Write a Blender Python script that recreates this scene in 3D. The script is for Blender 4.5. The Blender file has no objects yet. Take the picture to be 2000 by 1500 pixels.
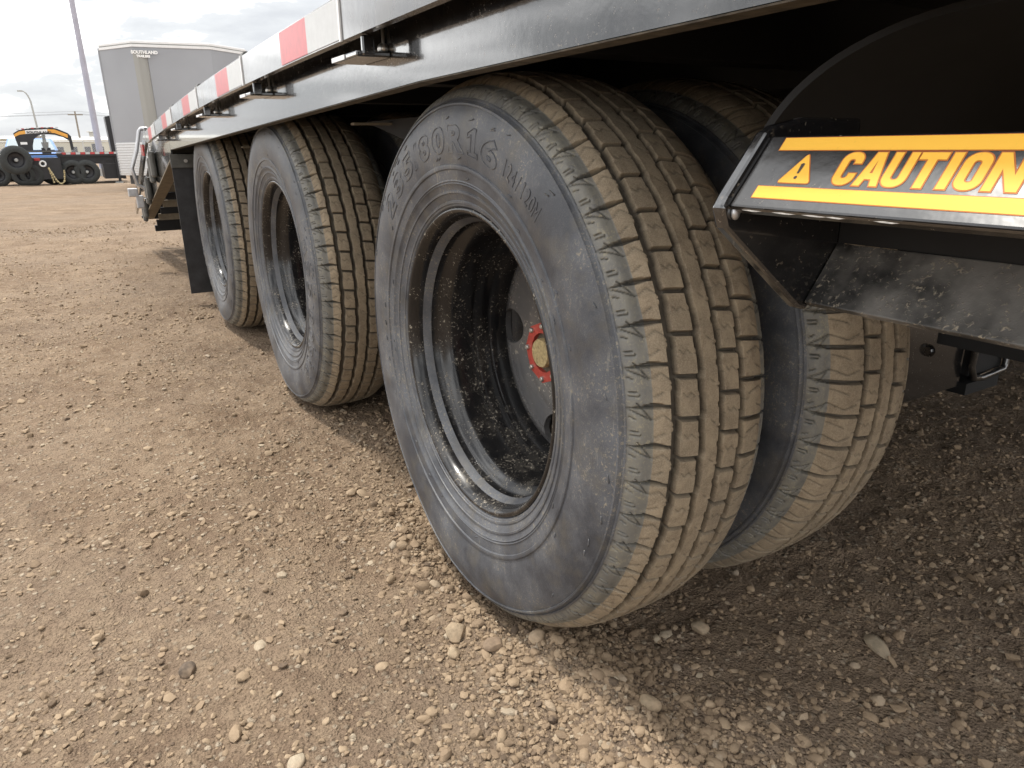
import bpy, bmesh, math, random
import numpy as np
from mathutils import Vector, Matrix
from math import sin, cos, pi, radians as R, hypot, atan2

random.seed(7)
rng = np.random.default_rng(11)
S = bpy.context.scene
COL = S.collection

# ------------------------------------------------------------------ camera
cd = bpy.data.cameras.new('camera')
cam = bpy.data.objects.new('camera', cd); COL.objects.link(cam)
cd.sensor_fit = 'HORIZONTAL'; cd.sensor_width = 36.0
cd.lens = 36.0 * 1389.55 / 2000.0
cd.clip_start = 0.02; cd.clip_end = 2000
r_ = Vector((0.86039992, -0.50945644, -0.01288828)); u_ = Vector((0.17248869, 0.26732534, 0.94804262)); f_ = Vector((0.47954106, 0.81791888, -0.31788218))
cam.matrix_world = Matrix(((r_.x, u_.x, -f_.x, -0.43251), (r_.y, u_.y, -f_.y, -0.85225), (r_.z, u_.z, -f_.z, 0.67229), (0, 0, 0, 1)))
S.camera = cam

# ------------------------------------------------------------------ world / sun / exposure
SUN_DIR = Vector((-0.20, 0.36, 1.0)).normalized()      # towards the sun
w = bpy.data.worlds.new('World'); S.world = w; w.use_nodes = True
nt = w.node_tree; nt.nodes.clear()
def nd(nt, typ, ins=None, **kw):
    n = nt.nodes.new(typ)
    for k, v in kw.items(): setattr(n, k, v)
    for k, v in (ins or {}).items():
        if isinstance(v, bpy.types.NodeSocket): nt.links.new(v, n.inputs[k])
        else: n.inputs[k].default_value = v
    return n
def ramp(nt, fac, stops, interp='LINEAR'):
    n = nt.nodes.new('ShaderNodeValToRGB'); n.color_ramp.interpolation = interp
    e = n.color_ramp.elements
    while len(e) < len(stops): e.new(0.5)
    for el, (p, c) in zip(e, stops):
        el.position = p; el.color = (c, c, c, 1) if isinstance(c, (int, float)) else (*c, 1)
    nt.links.new(fac, n.inputs['Fac']); return n
sky = nd(nt, 'ShaderNodeTexSky'); sky.sky_type = 'NISHITA'; sky.sun_disc = False
sky.sun_elevation = math.asin(SUN_DIR.z); sky.sun_rotation = atan2(SUN_DIR.x, SUN_DIR.y)
tc = nd(nt, 'ShaderNodeTexCoord')
mp = nd(nt, 'ShaderNodeMapping', {'Vector': tc.outputs['Generated'], 'Scale': (1.6, 1.6, 5.5), 'Location': (0.33, 0.1, 0.42)})
nz = nd(nt, 'ShaderNodeTexNoise', {'Vector': mp.outputs['Vector'], 'Scale': 1.5, 'Detail': 7.0, 'Roughness': 0.58, 'Distortion': 0.25})
cl = ramp(nt, nz.outputs['Fac'], [(0.38, (0.44, 0.45, 0.47)), (0.47, (0.54, 0.55, 0.56)), (0.52, (1.20, 1.20, 1.20)), (0.68, (2.7, 2.68, 2.62))])
sp = nd(nt, 'ShaderNodeSeparateXYZ', {'Vector': tc.outputs['Generated']})
el = ramp(nt, sp.outputs['Z'], [(0.0, 1.0), (0.15, 1.0), (0.6, .92), (1.0, .85)])
ml = nd(nt, 'ShaderNodeMixRGB', {'Fac': 1.0, 'Color1': cl.outputs['Color'], 'Color2': el.outputs['Color']}, blend_type='MULTIPLY')
# thin cloud glows broadly round the veiled sun
dt = nd(nt, 'ShaderNodeVectorMath', {0: tc.outputs['Generated'], 1: tuple(SUN_DIR)}, operation='DOT_PRODUCT').outputs['Value']
gl_ = nd(nt, 'ShaderNodeMapRange', {'Value': dt, 'From Min': 0.35, 'From Max': 1.0, 'To Min': 0.0, 'To Max': 1.0}).outputs[0]
gl_ = nd(nt, 'ShaderNodeMath', {0: gl_, 1: 2.2}, operation='POWER').outputs[0]
gl_ = nd(nt, 'ShaderNodeMath', {0: gl_, 1: 1.0, 2: 1.0}, operation='MULTIPLY_ADD').outputs[0]
glc = nd(nt, 'ShaderNodeCombineXYZ', {0: gl_, 1: gl_, 2: gl_}).outputs[0]
ml = nd(nt, 'ShaderNodeMixRGB', {'Fac': 1.0, 'Color1': ml.outputs['Color'], 'Color2': glc}, blend_type='MULTIPLY')
bgs = nd(nt, 'ShaderNodeBackground', {'Color': sky.outputs['Color'], 'Strength': 0.06})
bgc = nd(nt, 'ShaderNodeBackground', {'Color': ml.outputs['Color'], 'Strength': 1.0})
mx = nd(nt, 'ShaderNodeMixShader', {0: 0.9, 1: bgs.outputs[0], 2: bgc.outputs[0]})
out = nd(nt, 'ShaderNodeOutputWorld', {'Surface': mx.outputs[0]})
sd = bpy.data.lights.new('sun', 'SUN'); sd.energy = 2.0; sd.angle = R(4.5); sd.color = (1.0, 0.95, 0.87)
sun = bpy.data.objects.new('sun', sd); COL.objects.link(sun)
sun.rotation_euler = SUN_DIR.to_track_quat('Z', 'Y').to_euler()
S.view_settings.view_transform = 'Standard'; S.view_settings.look = 'None'
S.view_settings.gamma = 1; S.view_settings.exposure = 0.85; S.view_settings.use_curve_mapping = False

# ------------------------------------------------------------------ helpers
class MB:
    def __init__(s): s.v = []; s.f = []
    def add(s, vs, fs):
        b = len(s.v); s.v += [tuple(map(float, v)) for v in vs]; s.f += [tuple(b + i for i in f) for f in fs]; return s
    def box(s, x0, x1, y0, y1, z0, z1):
        return s.add([(x0,y0,z0),(x1,y0,z0),(x1,y1,z0),(x0,y1,z0),(x0,y0,z1),(x1,y0,z1),(x1,y1,z1),(x0,y1,z1)],
                     [(0,3,2,1),(4,5,6,7),(0,1,5,4),(1,2,6,5),(2,3,7,6),(3,0,4,7)])
    def prism(s, pts, off):                       # closed polygon swept by a vector
        n = len(pts); off = Vector(off)
        a = [Vector(p) for p in pts]; b = [p + off for p in a]
        nrm = Vector((0,0,0))
        for i in range(n): nrm += a[i].cross(a[(i+1) % n])
        fl = nrm.dot(off) > 0
        fs = [tuple(range(n)) if not fl else tuple(reversed(range(n))), tuple(range(2*n-1, n-1, -1)) if not fl else tuple(range(n, 2*n))]
        for i in range(n):
            j = (i+1) % n
            fs.append((i, j, n+j, n+i) if fl else (j, i, n+i, n+j))
        return s.add(a + b, fs)
    def loft(s, rings, cap=True):                 # rings: lists of equal length
        n = len(rings[0]); vs = [p for r in rings for p in r]; fs = []
        for k in range(len(rings)-1):
            for i in range(n):
                j = (i+1) % n; fs.append((k*n+i, k*n+j, (k+1)*n+j, (k+1)*n+i))
        if cap: fs += [tuple(reversed(range(n))), tuple(range((len(rings)-1)*n, len(rings)*n))]
        return s.add(vs, fs)
    def tube(s, pts, r, n=10, r1=None):
        pts = [Vector(p) for p in pts]; m = len(pts); rings = []
        t0 = (pts[1]-pts[0]).normalized(); up = Vector((0,0,1)) if abs(t0.z) < .9 else Vector((1,0,0))
        a = t0.cross(up).normalized()
        for k in range(m):
            t = (pts[min(k+1, m-1)] - pts[max(k-1, 0)]).normalized()
            a = (a - t*a.dot(t)).normalized(); b = t.cross(a)
            rr = r if r1 is None else r + (r1-r)*k/(m-1)
            rings.append([pts[k] + (a*cos(2*pi*i/n) + b*sin(2*pi*i/n))*rr for i in range(n)])
        return s.loft(rings)
    def lathe(s, prof, n=64, cx=0, cy=0, cz=0, a0=0.0):   # about the X axis, prof (x, r)
        m = len(prof); vs = []; fs = []
        for x, r in prof:
            for i in range(n):
                a = 2*pi*i/n + a0; vs.append((cx+x, cy+r*sin(a), cz+r*cos(a)))
        for k in range(m-1):
            for i in range(n):
                j = (i+1) % n; fs.append((k*n+i, (k+1)*n+i, (k+1)*n+j, k*n+j))
        return s.add(vs, fs)
    def disc(s, x, r, n, cx=0, cy=0, cz=0):
        return s.add([(cx+x, cy+r*sin(2*pi*i/n), cz+r*cos(2*pi*i/n)) for i in range(n)], [tuple(range(n))])
    def sphere(s, c, r, n=10, m=6, sc=(1,1,1)):
        vs = []; fs = []
        for k in range(m+1):
            t = pi*k/m
            for i in range(n): vs.append((c[0]+sc[0]*r*sin(t)*cos(2*pi*i/n), c[1]+sc[1]*r*sin(t)*sin(2*pi*i/n), c[2]+sc[2]*r*cos(t)))
        for k in range(m):
            for i in range(n):
                j = (i+1) % n; fs.append((k*n+i, (k+1)*n+i, (k+1)*n+j, k*n+j))
        return s.add(vs, fs)

def wloc(o):
    v = Vector((0,0,0))
    while o is not None: v += o.location; o = o.parent
    return v
def link(name, me, m=None, parent=None):
    o = bpy.data.objects.new(name, me); COL.objects.link(o)
    if m is not None: me.materials.append(m) if not me.materials else None
    if parent is not None: o.parent = parent
    return o
def obj(name, mb, m, parent=None, world=True, smooth=None, bevel=None, label=None):
    me = bpy.data.meshes.new(name)
    vs = mb.v
    if world and parent is not None:
        d = wloc(parent); vs = [(x-d.x, y-d.y, z-d.z) for x, y, z in vs]
    me.from_pydata(vs, [], mb.f); me.validate()
    if smooth is not None:
        me.shade_smooth(); me.set_sharp_from_angle(angle=R(smooth))
    o = link(name, me, m, parent)
    if bevel:
        b = o.modifiers.new('bevel', 'BEVEL'); b.width = bevel; b.segments = 2; b.limit_method = 'ANGLE'; b.angle_limit = R(40)
    if label: o['label'] = label
    return o
def tag(o, label=None, cat=None, group=None, kind=None):
    if label: o['label'] = label
    if cat: o['category'] = cat
    if group: o['group'] = group
    if kind: o['kind'] = kind
    return o
def empty(name, loc, parent=None, rz=0):
    o = bpy.data.objects.new(name, None); COL.objects.link(o); o.location = loc; o.rotation_euler = (0,0,rz)
    o.empty_display_size = 0.1
    if parent is not None: o.parent = parent
    return o
def np_mesh(name, V, F, attrs=None):
    me = bpy.data.meshes.new(name); k = F.shape[1]
    me.vertices.add(len(V)); me.vertices.foreach_set('co', V.astype(np.float32).ravel())
    me.loops.add(F.size); me.loops.foreach_set('vertex_index', F.astype(np.int32).ravel())
    me.polygons.add(len(F)); me.polygons.foreach_set('loop_start', (np.arange(len(F))*k).astype(np.int32))
    for an, av in (attrs or {}).items():
        at = me.attributes.new(an, 'FLOAT', 'POINT'); at.data.foreach_set('value', av.astype(np.float32).ravel())
    me.update(calc_edges=True); me.validate()
    return me

# value noise in numpy
_T = rng.random((256, 256))
def vnoise(x, y):
    xi = np.floor(x).astype(int); yi = np.floor(y).astype(int); fx = x-xi; fy = y-yi
    fx = fx*fx*(3-2*fx); fy = fy*fy*(3-2*fy)
    a = _T[xi & 255, yi & 255]; b = _T[(xi+1) & 255, yi & 255]; c = _T[xi & 255, (yi+1) & 255]; d = _T[(xi+1) & 255, (yi+1) & 255]
    return (a*(1-fx)+b*fx)*(1-fy) + (c*(1-fx)+d*fx)*fy - .5
def fbm(x, y, o=4, g=.5):
    s = 0; a = 1.0
    for k in range(o): s = s + a*vnoise(x*2**k+17.3*k, y*2**k+5.7*k); a *= g
    return s

# ------------------------------------------------------------------ materials
def mat(name):
    m = bpy.data.materials.new(name); m.use_nodes = True; nt = m.node_tree; nt.nodes.clear()
    o = nt.nodes.new('ShaderNodeOutputMaterial'); b = nt.nodes.new('ShaderNodeBsdfPrincipled')
    nt.links.new(b.outputs[0], o.inputs[0]); return m, nt, b
def setb(nt, b, **kw):
    for k, v in kw.items():
        k = {'col': 'Base Color', 'rough': 'Roughness', 'metal': 'Metallic', 'nrm': 'Normal', 'spec': 'Specular IOR Level', 'coat': 'Coat Weight', 'alpha': 'Alpha'}[k]
        if isinstance(v, bpy.types.NodeSocket): nt.links.new(v, b.inputs[k])
        else: b.inputs[k].default_value = (*v, 1) if isinstance(v, tuple) else v
def noise(nt, scale, detail=4, rough=.55, co=None, dist=0.0, out='Fac'):
    d = {'Scale': scale, 'Detail': float(detail), 'Roughness': rough, 'Distortion': dist}
    if co is not None: d['Vector'] = co
    return nd(nt, 'ShaderNodeTexNoise', d).outputs[out]
def ocoord(nt): return nd(nt, 'ShaderNodeTexCoord').outputs['Object']
def gcoord(nt): return nd(nt, 'ShaderNodeNewGeometry').outputs['Position']
def mix(nt, fac, a, b, typ='MIX'):
    d = {'Fac': fac}
    d['Color1'] = (*a, 1) if isinstance(a, tuple) else a; d['Color2'] = (*b, 1) if isinstance(b, tuple) else b
    return nd(nt, 'ShaderNodeMixRGB', d, blend_type=typ).outputs[0]
def math_(nt, op, a, b=None, clamp=False):
    d = {0: a}
    if b is not None: d[1] = b
    return nd(nt, 'ShaderNodeMath', d, operation=op, use_clamp=clamp).outputs[0]
def bump(nt, h, strength=.3, dist=.002, nrm=None):
    d = {'Height': h, 'Strength': strength, 'Distance': dist}
    if nrm is not None: d['Normal'] = nrm
    return nd(nt, 'ShaderNodeBump', d).outputs[0]
def simple(name, col, rough=.5, metal=0.0, nscale=None, var=.15, bmp=0):
    m, nt, b = mat(name)
    if nscale:
        n = noise(nt, nscale, 5, .6, ocoord(nt))
        lo = tuple(c*(1-var) for c in col); hi = tuple(min(1, c*(1+var)) for c in col)
        setb(nt, b, col=ramp(nt, n, [(.3, lo), (.7, hi)]).outputs[0], rough=rough, metal=metal)
        if bmp: setb(nt, b, nrm=bump(nt, n, bmp, .003))
    else: setb(nt, b, col=col, rough=rough, metal=metal)
    return m
M = {}
# glossy black trailer paint with dust specks and a faint orange peel
def black_paint(name, dust=.12, rough=.13, speck=.62, coat=1.0, spec_=1.0):
    m, nt, b = mat(name); g = gcoord(nt)
    mpz = nd(nt, 'ShaderNodeMapping', {'Vector': g, 'Scale': (1, 1, .12)}).outputs[0]
    streak = noise(nt, 34, 4, .6, mpz); big = noise(nt, 4.5, 4, .6, g); sm = noise(nt, 260, 3, .6, g); mid = noise(nt, 60, 4, .6, g)
    f1 = ramp(nt, big, [(.42, 0.0), (.75, dust)]).outputs[0]
    f2 = ramp(nt, sm, [(speck, 0.0), (speck+.05, .55)]).outputs[0]
    f2 = math_(nt, 'MULTIPLY', f2, ramp(nt, mid, [(.45, 0.0), (.62, 1.0)]).outputs[0])
    f = math_(nt, 'ADD', math_(nt, 'MULTIPLY', f1, streak), f2, True)
    col = mix(nt, f, (.0085, .0085, .0095), (.22, .18, .13))
    ro = math_(nt, 'ADD', math_(nt, 'MULTIPLY', f, .5), math_(nt, 'ADD', math_(nt, 'MULTIPLY', streak, .10), rough-.05), True)
    b.inputs['Coat Weight'].default_value = coat; b.inputs['Coat Roughness'].default_value = .06
    setb(nt, b, col=col, rough=ro, spec=spec_, nrm=bump(nt, nd(nt, 'ShaderNodeMath', {0: noise(nt, 95, 2, .5, g), 1: noise(nt, 30, 2, .5, mpz)}, operation='ADD').outputs[0], .085, .002))
    return m
M['paint'] = black_paint('black_gloss_paint')
M['paint_step'] = black_paint('step_face_paint', .25, .22, .66, .25, .8)
M['paint_dusty'] = black_paint('dusty_black_paint', .75, .3, .55)
M['paint_under'] = simple('shaded_underframe_paint', (.0045, .0045, .005), .75, 0, 20, .3)  # black paint darkened further to stand in for shade below the deck
# dusty ledge of the step: paint under dried mud crumbs
def ledge():
    m, nt, b = mat('mud_crumbed_paint'); g = gcoord(nt)
    sm = noise(nt, 330, 4, .65, g, .6); big = noise(nt, 14, 4, .6, g); md = noise(nt, 110, 3, .6, g, .8)
    f = math_(nt, 'MULTIPLY', ramp(nt, sm, [(.54, 0.0), (.62, 1.0)]).outputs[0], ramp(nt, md, [(.48, 0.0), (.6, 1.0)]).outputs[0])
    d = ramp(nt, big, [(.42, .05), (.60, .85)]).outputs[0]
    c = mix(nt, d, (.012, .012, .012), (.20, .19, .175))
    c = mix(nt, f, c, mix(nt, noise(nt, 600, 2, .5, g), (.12, .10, .075), (.52, .46, .36)))
    setb(nt, b, col=c, rough=.5, nrm=bump(nt, math_(nt, 'ADD', f, math_(nt, 'MULTIPLY', sm, .4)), .5, .002)); return m
M['ledge'] = ledge()
# tyre rubber: 'mud' attribute says how far the tread's mud coat reaches, 'groove' how deep a point lies in the pattern
def tyre_mat():
    m, nt, b = mat('dusty_tyre_rubber'); co = ocoord(nt)
    oi = nd(nt, 'ShaderNodeObjectInfo').outputs['Random']
    co = nd(nt, 'ShaderNodeVectorMath', {0: co, 1: nd(nt, 'ShaderNodeCombineXYZ', {0: math_(nt, 'MULTIPLY', oi, 7.0), 1: oi, 2: oi}).outputs[0]}, operation='ADD').outputs[0]
    mud = nd(nt, 'ShaderNodeAttribute', attribute_name='mud').outputs['Fac']
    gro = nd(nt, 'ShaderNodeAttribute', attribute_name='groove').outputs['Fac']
    n1 = noise(nt, 11, 5, .62, co); n2 = noise(nt, 60, 5, .65, co, .5); n3 = noise(nt, 260, 4, .65, co, .8); n4 = noise(nt, 28, 4, .6, co)
    n5 = noise(nt, 700, 2, .6, co)
    # sidewall
    c = mix(nt, ramp(nt, n1, [(.36, 0.0), (.66, 1.0)]).outputs[0], (.042, .045, .053), (.112, .118, .131))
    c = mix(nt, ramp(nt, n4, [(.50, 0.0), (.72, .55)]).outputs[0], c, (.105, .092, .07))
    sx_ = nd(nt, 'ShaderNodeSeparateXYZ', {0: co}).outputs
    scv = nd(nt, 'ShaderNodeMapping', {'Vector': co, 'Rotation': (.7, 0, 0), 'Scale': (40, 190, 22)}).outputs[0]
    scr = ramp(nt, noise(nt, 1.0, 4, .6, scv, .6), [(.62, 0.0), (.68, .75)]).outputs[0]
    c = mix(nt, math_(nt, 'MULTIPLY', scr, ramp(nt, n1, [(.48, 0.0), (.6, 1.0)]).outputs[0]), c, (.24, .23, .205))
    sp = math_(nt, 'MULTIPLY', ramp(nt, n3, [(.56, 0.0), (.66, .9)]).outputs[0], ramp(nt, n1, [(.44, .04), (.60, 1.0)]).outputs[0])
    c = mix(nt, sp, c, (.29, .25, .18))
    c = mix(nt, math_(nt, 'MULTIPLY', ramp(nt, n5, [(.52, 0.0), (.70, .5)]).outputs[0], ramp(nt, n1, [(.36, .25), (.6, 1.0)]).outputs[0]), c, (.17, .16, .145))
    # mud on the tread, with shade painted dark into the grooves
    mc = mix(nt, ramp(nt, n2, [(.35, 0.0), (.65, 1.0)]).outputs[0], (.175, .132, .088), (.31, .245, .165))
    mc = mix(nt, ramp(nt, n1, [(.40, 0.0), (.62, .55)]).outputs[0], mc, (.165, .135, .098))
    mc = mix(nt, ramp(nt, n5, [(.40, 0.0), (.68, .45)]).outputs[0], mc, (.36, .295, .205))
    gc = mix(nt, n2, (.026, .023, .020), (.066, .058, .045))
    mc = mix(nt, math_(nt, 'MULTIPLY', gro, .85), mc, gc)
    f = math_(nt, 'ADD', mud, math_(nt, 'MULTIPLY', math_(nt, 'SUBTRACT', n2, .5), .5))
    f = ramp(nt, f, [(.56, 0.0), (.70, 1.0)]).outputs[0]
    shz = math_(nt, 'MULTIPLY', ramp(nt, mud, [(.22, 0.0), (.28, 1.0)]).outputs[0], ramp(nt, n2, [(.25, .35), (.7, 1.0)]).outputs[0])
    c = mix(nt, shz, c, mix(nt, n4, (.120, .117, .105), (.25, .232, .185)))
    c = mix(nt, math_(nt, 'MULTIPLY', gro, .9), c, (.022, .021, .019))  # groove and sipe shade painted into the shoulder colour
    # straw-coloured dried splashes on the shoulder
    sh = math_(nt, 'SUBTRACT', 1.0, math_(nt, 'MULTIPLY', math_(nt, 'ABSOLUTE', math_(nt, 'SUBTRACT', mud, .36)), 4.5), True)
    sf = math_(nt, 'MULTIPLY', math_(nt, 'MULTIPLY', sh, ramp(nt, n3, [(.53, 0.0), (.66, 1.0)]).outputs[0]), ramp(nt, n4, [(.40, .1), (.6, 1.0)]).outputs[0])
    cc = mix(nt, f, c, mc)
    cc = mix(nt, math_(nt, 'MULTIPLY', sf, .75), cc, (.29, .255, .17))
    ro = math_(nt, 'ADD', ramp(nt, n1, [(.3, .42), (.7, .58)]).outputs[0], math_(nt, 'MULTIPLY', f, .35), True)
    h = math_(nt, 'ADD', math_(nt, 'MULTIPLY', n3, .6), n2)
    setb(nt, b, col=cc, rough=ro, spec=.45, nrm=bump(nt, math_(nt, 'ADD', h, math_(nt, 'MULTIPLY', n5, .5)), .26, .0016)); return m
M['tyre'] = tyre_mat()
def rim_mat():
    m, nt, b = mat('mud_flecked_rim_paint'); co = ocoord(nt); g = gcoord(nt)
    z = nd(nt, 'ShaderNodeSeparateXYZ', {0: g}).outputs[2]
    n3 = noise(nt, 230, 3, .6, g, .5); n2 = noise(nt, 26, 4, .6, g); n5 = noise(nt, 420, 3, .6, g)
    low = ramp(nt, z, [(.17, 1.0), (.36, .50), (.60, .26)]).outputs[0]       # dust that settled in the bottom of the barrel
    thr = math_(nt, 'SUBTRACT', n3, math_(nt, 'MULTIPLY', low, -.055))
    f = ramp(nt, thr, [(.635, 0.0), (.68, 1.0)]).outputs[0]
    f = math_(nt, 'MULTIPLY', f, ramp(nt, n2, [(.46, .0), (.60, 1.0)]).outputs[0])
    film = math_(nt, 'MULTIPLY', low, ramp(nt, n2, [(.44, .02), (.70, .28)]).outputs[0])
    c = mix(nt, film, (.009, .009, .010), (.13, .11, .085))
    c = mix(nt, f, c, mix(nt, n5, (.16, .135, .10), (.46, .41, .33)))
    ro = math_(nt, 'ADD', .12, math_(nt, 'ADD', math_(nt, 'MULTIPLY', film, .6), math_(nt, 'MULTIPLY', f, .5)), True)
    setb(nt, b, col=c, rough=math_(nt, 'ADD', ro, .07), nrm=bump(nt, f, .4, .001)); return m
M['rim'] = rim_mat()
def disc_mat():
    m, nt, b = mat('dust_filmed_disc_paint'); g = ocoord(nt)
    n3 = noise(nt, 150, 4, .65, g, .7); n2 = noise(nt, 14, 4, .6, g)
    c = mix(nt, ramp(nt, n2, [(.38, .12), (.66, .5)]).outputs[0], (.070, .070, .074), (.17, .155, .135))
    f = math_(nt, 'MULTIPLY', ramp(nt, n3, [(.60, 0.0), (.66, 1.0)]).outputs[0], ramp(nt, n2, [(.46, .0), (.56, 1.0)]).outputs[0])
    setb(nt, b, col=mix(nt, f, c, (.30, .26, .20)), rough=math_(nt, 'ADD', .20, math_(nt, 'MULTIPLY', f, .5)), spec=1.0); b.inputs['Coat Weight'].default_value = 1.0; return m
M['disc'] = disc_mat()
def ground_mat():
    m, nt, b = mat('gravelly_soil'); g = gcoord(nt)
    n1 = noise(nt, .55, 5, .6, g); n2 = noise(nt, 3.2, 5, .62, g); n3 = noise(nt, 26, 5, .65, g); n4 = noise(nt, 190, 4, .7, g)
    v1 = nd(nt, 'ShaderNodeTexVoronoi', {'Vector': g, 'Scale': 95.0, 'Randomness': 1.0}); v2 = nd(nt, 'ShaderNodeTexVoronoi', {'Vector': g, 'Scale': 240.0})
    v3 = nd(nt, 'ShaderNodeTexVoronoi', {'Vector': g, 'Scale': 38.0})
    c = mix(nt, ramp(nt, n2, [(.36, 0.0), (.66, 1.0)]).outputs[0], (.165, .109, .069), (.285, .206, .138))
    c = mix(nt, ramp(nt, n1, [(.42, 0.0), (.62, .6)]).outputs[0], c, (.205, .157, .118))
    c = mix(nt, ramp(nt, n3, [(.40, 0.0), (.70, .55)]).outputs[0], c, (.335, .252, .170))
    c = mix(nt, ramp(nt, n4, [(.30, .6), (.52, 0.0)]).outputs[0], c, (.085, .060, .040))
    sep = nd(nt, 'ShaderNodeSeparateColor', {0: v1.outputs['Color']}).outputs
    st = math_(nt, 'MULTIPLY', ramp(nt, sep[0], [(.70, 0.0), (.74, 1.0)]).outputs[0], ramp(nt, v1.outputs['Distance'], [(.30, 1.0), (.42, 0.0)]).outputs[0])
    c = mix(nt, math_(nt, 'MULTIPLY', st, .75), c, mix(nt, sep[1], (.22, .17, .12), (.48, .40, .30)))
    h1 = math_(nt, 'MULTIPLY', ramp(nt, v1.outputs['Distance'], [(.0, 1.0), (.6, 0.0)]).outputs[0], ramp(nt, sep[0], [(.45, .1), (.75, 1.0)]).outputs[0])
    h = math_(nt, 'ADD', h1, math_(nt, 'MULTIPLY', ramp(nt, v2.outputs['Distance'], [(0.0, 1.0), (.6, 0.0)]).outputs[0], .45))
    h = math_(nt, 'ADD', h, math_(nt, 'MULTIPLY', n4, .8)); h = math_(nt, 'ADD', h, math_(nt, 'MULTIPLY', n3, 1.4))
    h = math_(nt, 'ADD', h, math_(nt, 'MULTIPLY', ramp(nt, v3.outputs['Distance'], [(0.0, 1.0), (.6, 0.0)]).outputs[0], .8))
    setb(nt, b, col=c, rough=.92, spec=.2, nrm=bump(nt, h, 1.0, .0075)); return m
M['ground'] = ground_mat()
def pebble_mat():
    m, nt, b = mat('pebble_stone'); t = nd(nt, 'ShaderNodeAttribute', attribute_name='tint').outputs['Fac']; g = gcoord(nt)
    c = ramp(nt, t, [(0.0, (.08, .058, .043)), (.15, (.165, .118, .078)), (.5, (.255, .186, .122)), (.82, (.33, .25, .168)), (.96, (.30, .25, .195)), (1.0, (.36, .30, .22))]).outputs[0]
    c = mix(nt, ramp(nt, noise(nt, 140, 4, .65, g), [(.35, 0.0), (.7, .5)]).outputs[0], c, (.27, .195, .125))
    setb(nt, b, col=c, rough=.85, spec=.25, nrm=bump(nt, noise(nt, 420, 3, .6, g), .35, .002)); return m
M['pebble'] = pebble_mat()
def stone_mat(name, col):
    m, nt, b = mat(name); g = ocoord(nt)
    n = noise(nt, 90, 5, .65, g); n2 = noise(nt, 40, 3, .6, g)
    c = ramp(nt, n, [(.3, tuple(c*.72 for c in col)), (.7, tuple(min(1, c*1.2) for c in col))]).outputs[0]
    c = mix(nt, ramp(nt, n2, [(.45, 0.0), (.7, .6)]).outputs[0], c, (.28, .20, .13))
    setb(nt, b, col=c, rough=.88, spec=.25, nrm=bump(nt, n, .5, .003)); return m
def decal(name, col):
    m, nt, b = mat(name); g = gcoord(nt)
    n = noise(nt, 300, 3, .6, g)
    setb(nt, b, col=mix(nt, ramp(nt, n, [(.66, 0.0), (.72, .3)]).outputs[0], col, tuple(c*.6 for c in col)), rough=.5, spec=.3); return m
M['yellow'] = decal('safety_yellow_vinyl', (.76, .42, .045)); M['orange_edge'] = decal('orange_vinyl_edge', (.42, .12, .02))
M['ink'] = simple('decal_black_ink', (.03, .015, .008), .35)
M['tape_red'] = simple('red_reflective_tape', (.47, .050, .055), .32, 0, 60, .12); M['tape_white'] = simple('white_reflective_tape', (.50, .51, .51), .4, 0, 60, .06)
M['rail'] = black_paint('grey_dusted_rail_paint', .6, .22, .7, .6, 1.0)
M['steel'] = simple('galvanised_steel', (.45, .45, .46), .4, .8, 40, .15)
M['alu_chip'] = simple('bare_scuffed_edge', (.42, .40, .37), .6, 0, 300, .4)
M['zinc'] = simple('zinc_bolt', (.62, .60, .56), .35, .9)
M['red'] = simple('red_hub_paint', (.33, .045, .032), .4, 0, 90, .2); M['brass'] = simple('muddy_brass_plug', (.42, .33, .17), .55, .35, 220, .35, .4)
M['grease'] = simple('dusty_cast_iron', (.10, .085, .06), .7, .2, 120, .4, .3)
M['rubber'] = simple('black_rubber_sheet', (.022, .022, .024), .5, 0, 22, .5)
M['grey_plate'] = simple('dusty_grey_painted_plate', (.085, .083, .075), .5, 0, 40, .25)
M['mud_steel'] = simple('mud_dusted_steel', (.17, .140, .098), .75, 0, 30, .25)
M['lip'] = simple('mud_spattered_flange', (.075, .062, .045), .8, 0, 70, .6, .4)
M['darkred'] = simple('red_lens', (.35, .02, .02), .25)
M['chain'] = simple('yellow_chromate_chain', (.55, .46, .26), .45, .4)
M['white'] = simple('white_enamel', (.80, .80, .79), .4); M['offwhite'] = simple('offwhite_gelcoat_trim', (.70, .70, .70), .35, 0, 12, .04)
M['bgblack'] = simple('far_trailer_black', (.014, .014, .017), .4, 0, 8, .3); M['bgtyre'] = simple('far_tyre_rubber', (.030, .033, .032), .7, 0, 20, .3)
M['bgorange'] = simple('orange_vinyl_band', (.74, .36, .06), .4); M['blue'] = simple('blue_car_paint', (.07, .17, .42), .3, .1)
M['glass'] = simple('windscreen_glass', (.30, .34, .36), .08)
def graypanel(name, col):
    m, nt, b = mat(name); g = ocoord(nt)
    setb(nt, b, col=ramp(nt, noise(nt, .8, 3, .5, g), [(.3, tuple(c*.92 for c in col)), (.7, tuple(c*1.08 for c in col))]).outputs[0], rough=.3, metal=0.15)
    return m
M['cargo'] = graypanel('charcoal_aluminium_skin', (.27, .277, .295)); M['cargo_post'] = graypanel('grey_corner_skin', (.27, .265, .245))
M['alu'] = simple('bright_tread_plate', (.62, .63, .64), .3, .75, 30, .08)
M['pole'] = simple('lavender_grey_pole_paint', (.36, .355, .41), .5, 0, 3, .1); M['lamp'] = simple('galvanised_lamp_pole', (.36, .37, .36), .5, .3)
M['wood'] = simple('weathered_pole_wood', (.20, .17, .14), .85, 0, 6, .2); M['wire'] = simple('overhead_wire', (.22, .22, .23), .6)
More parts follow.
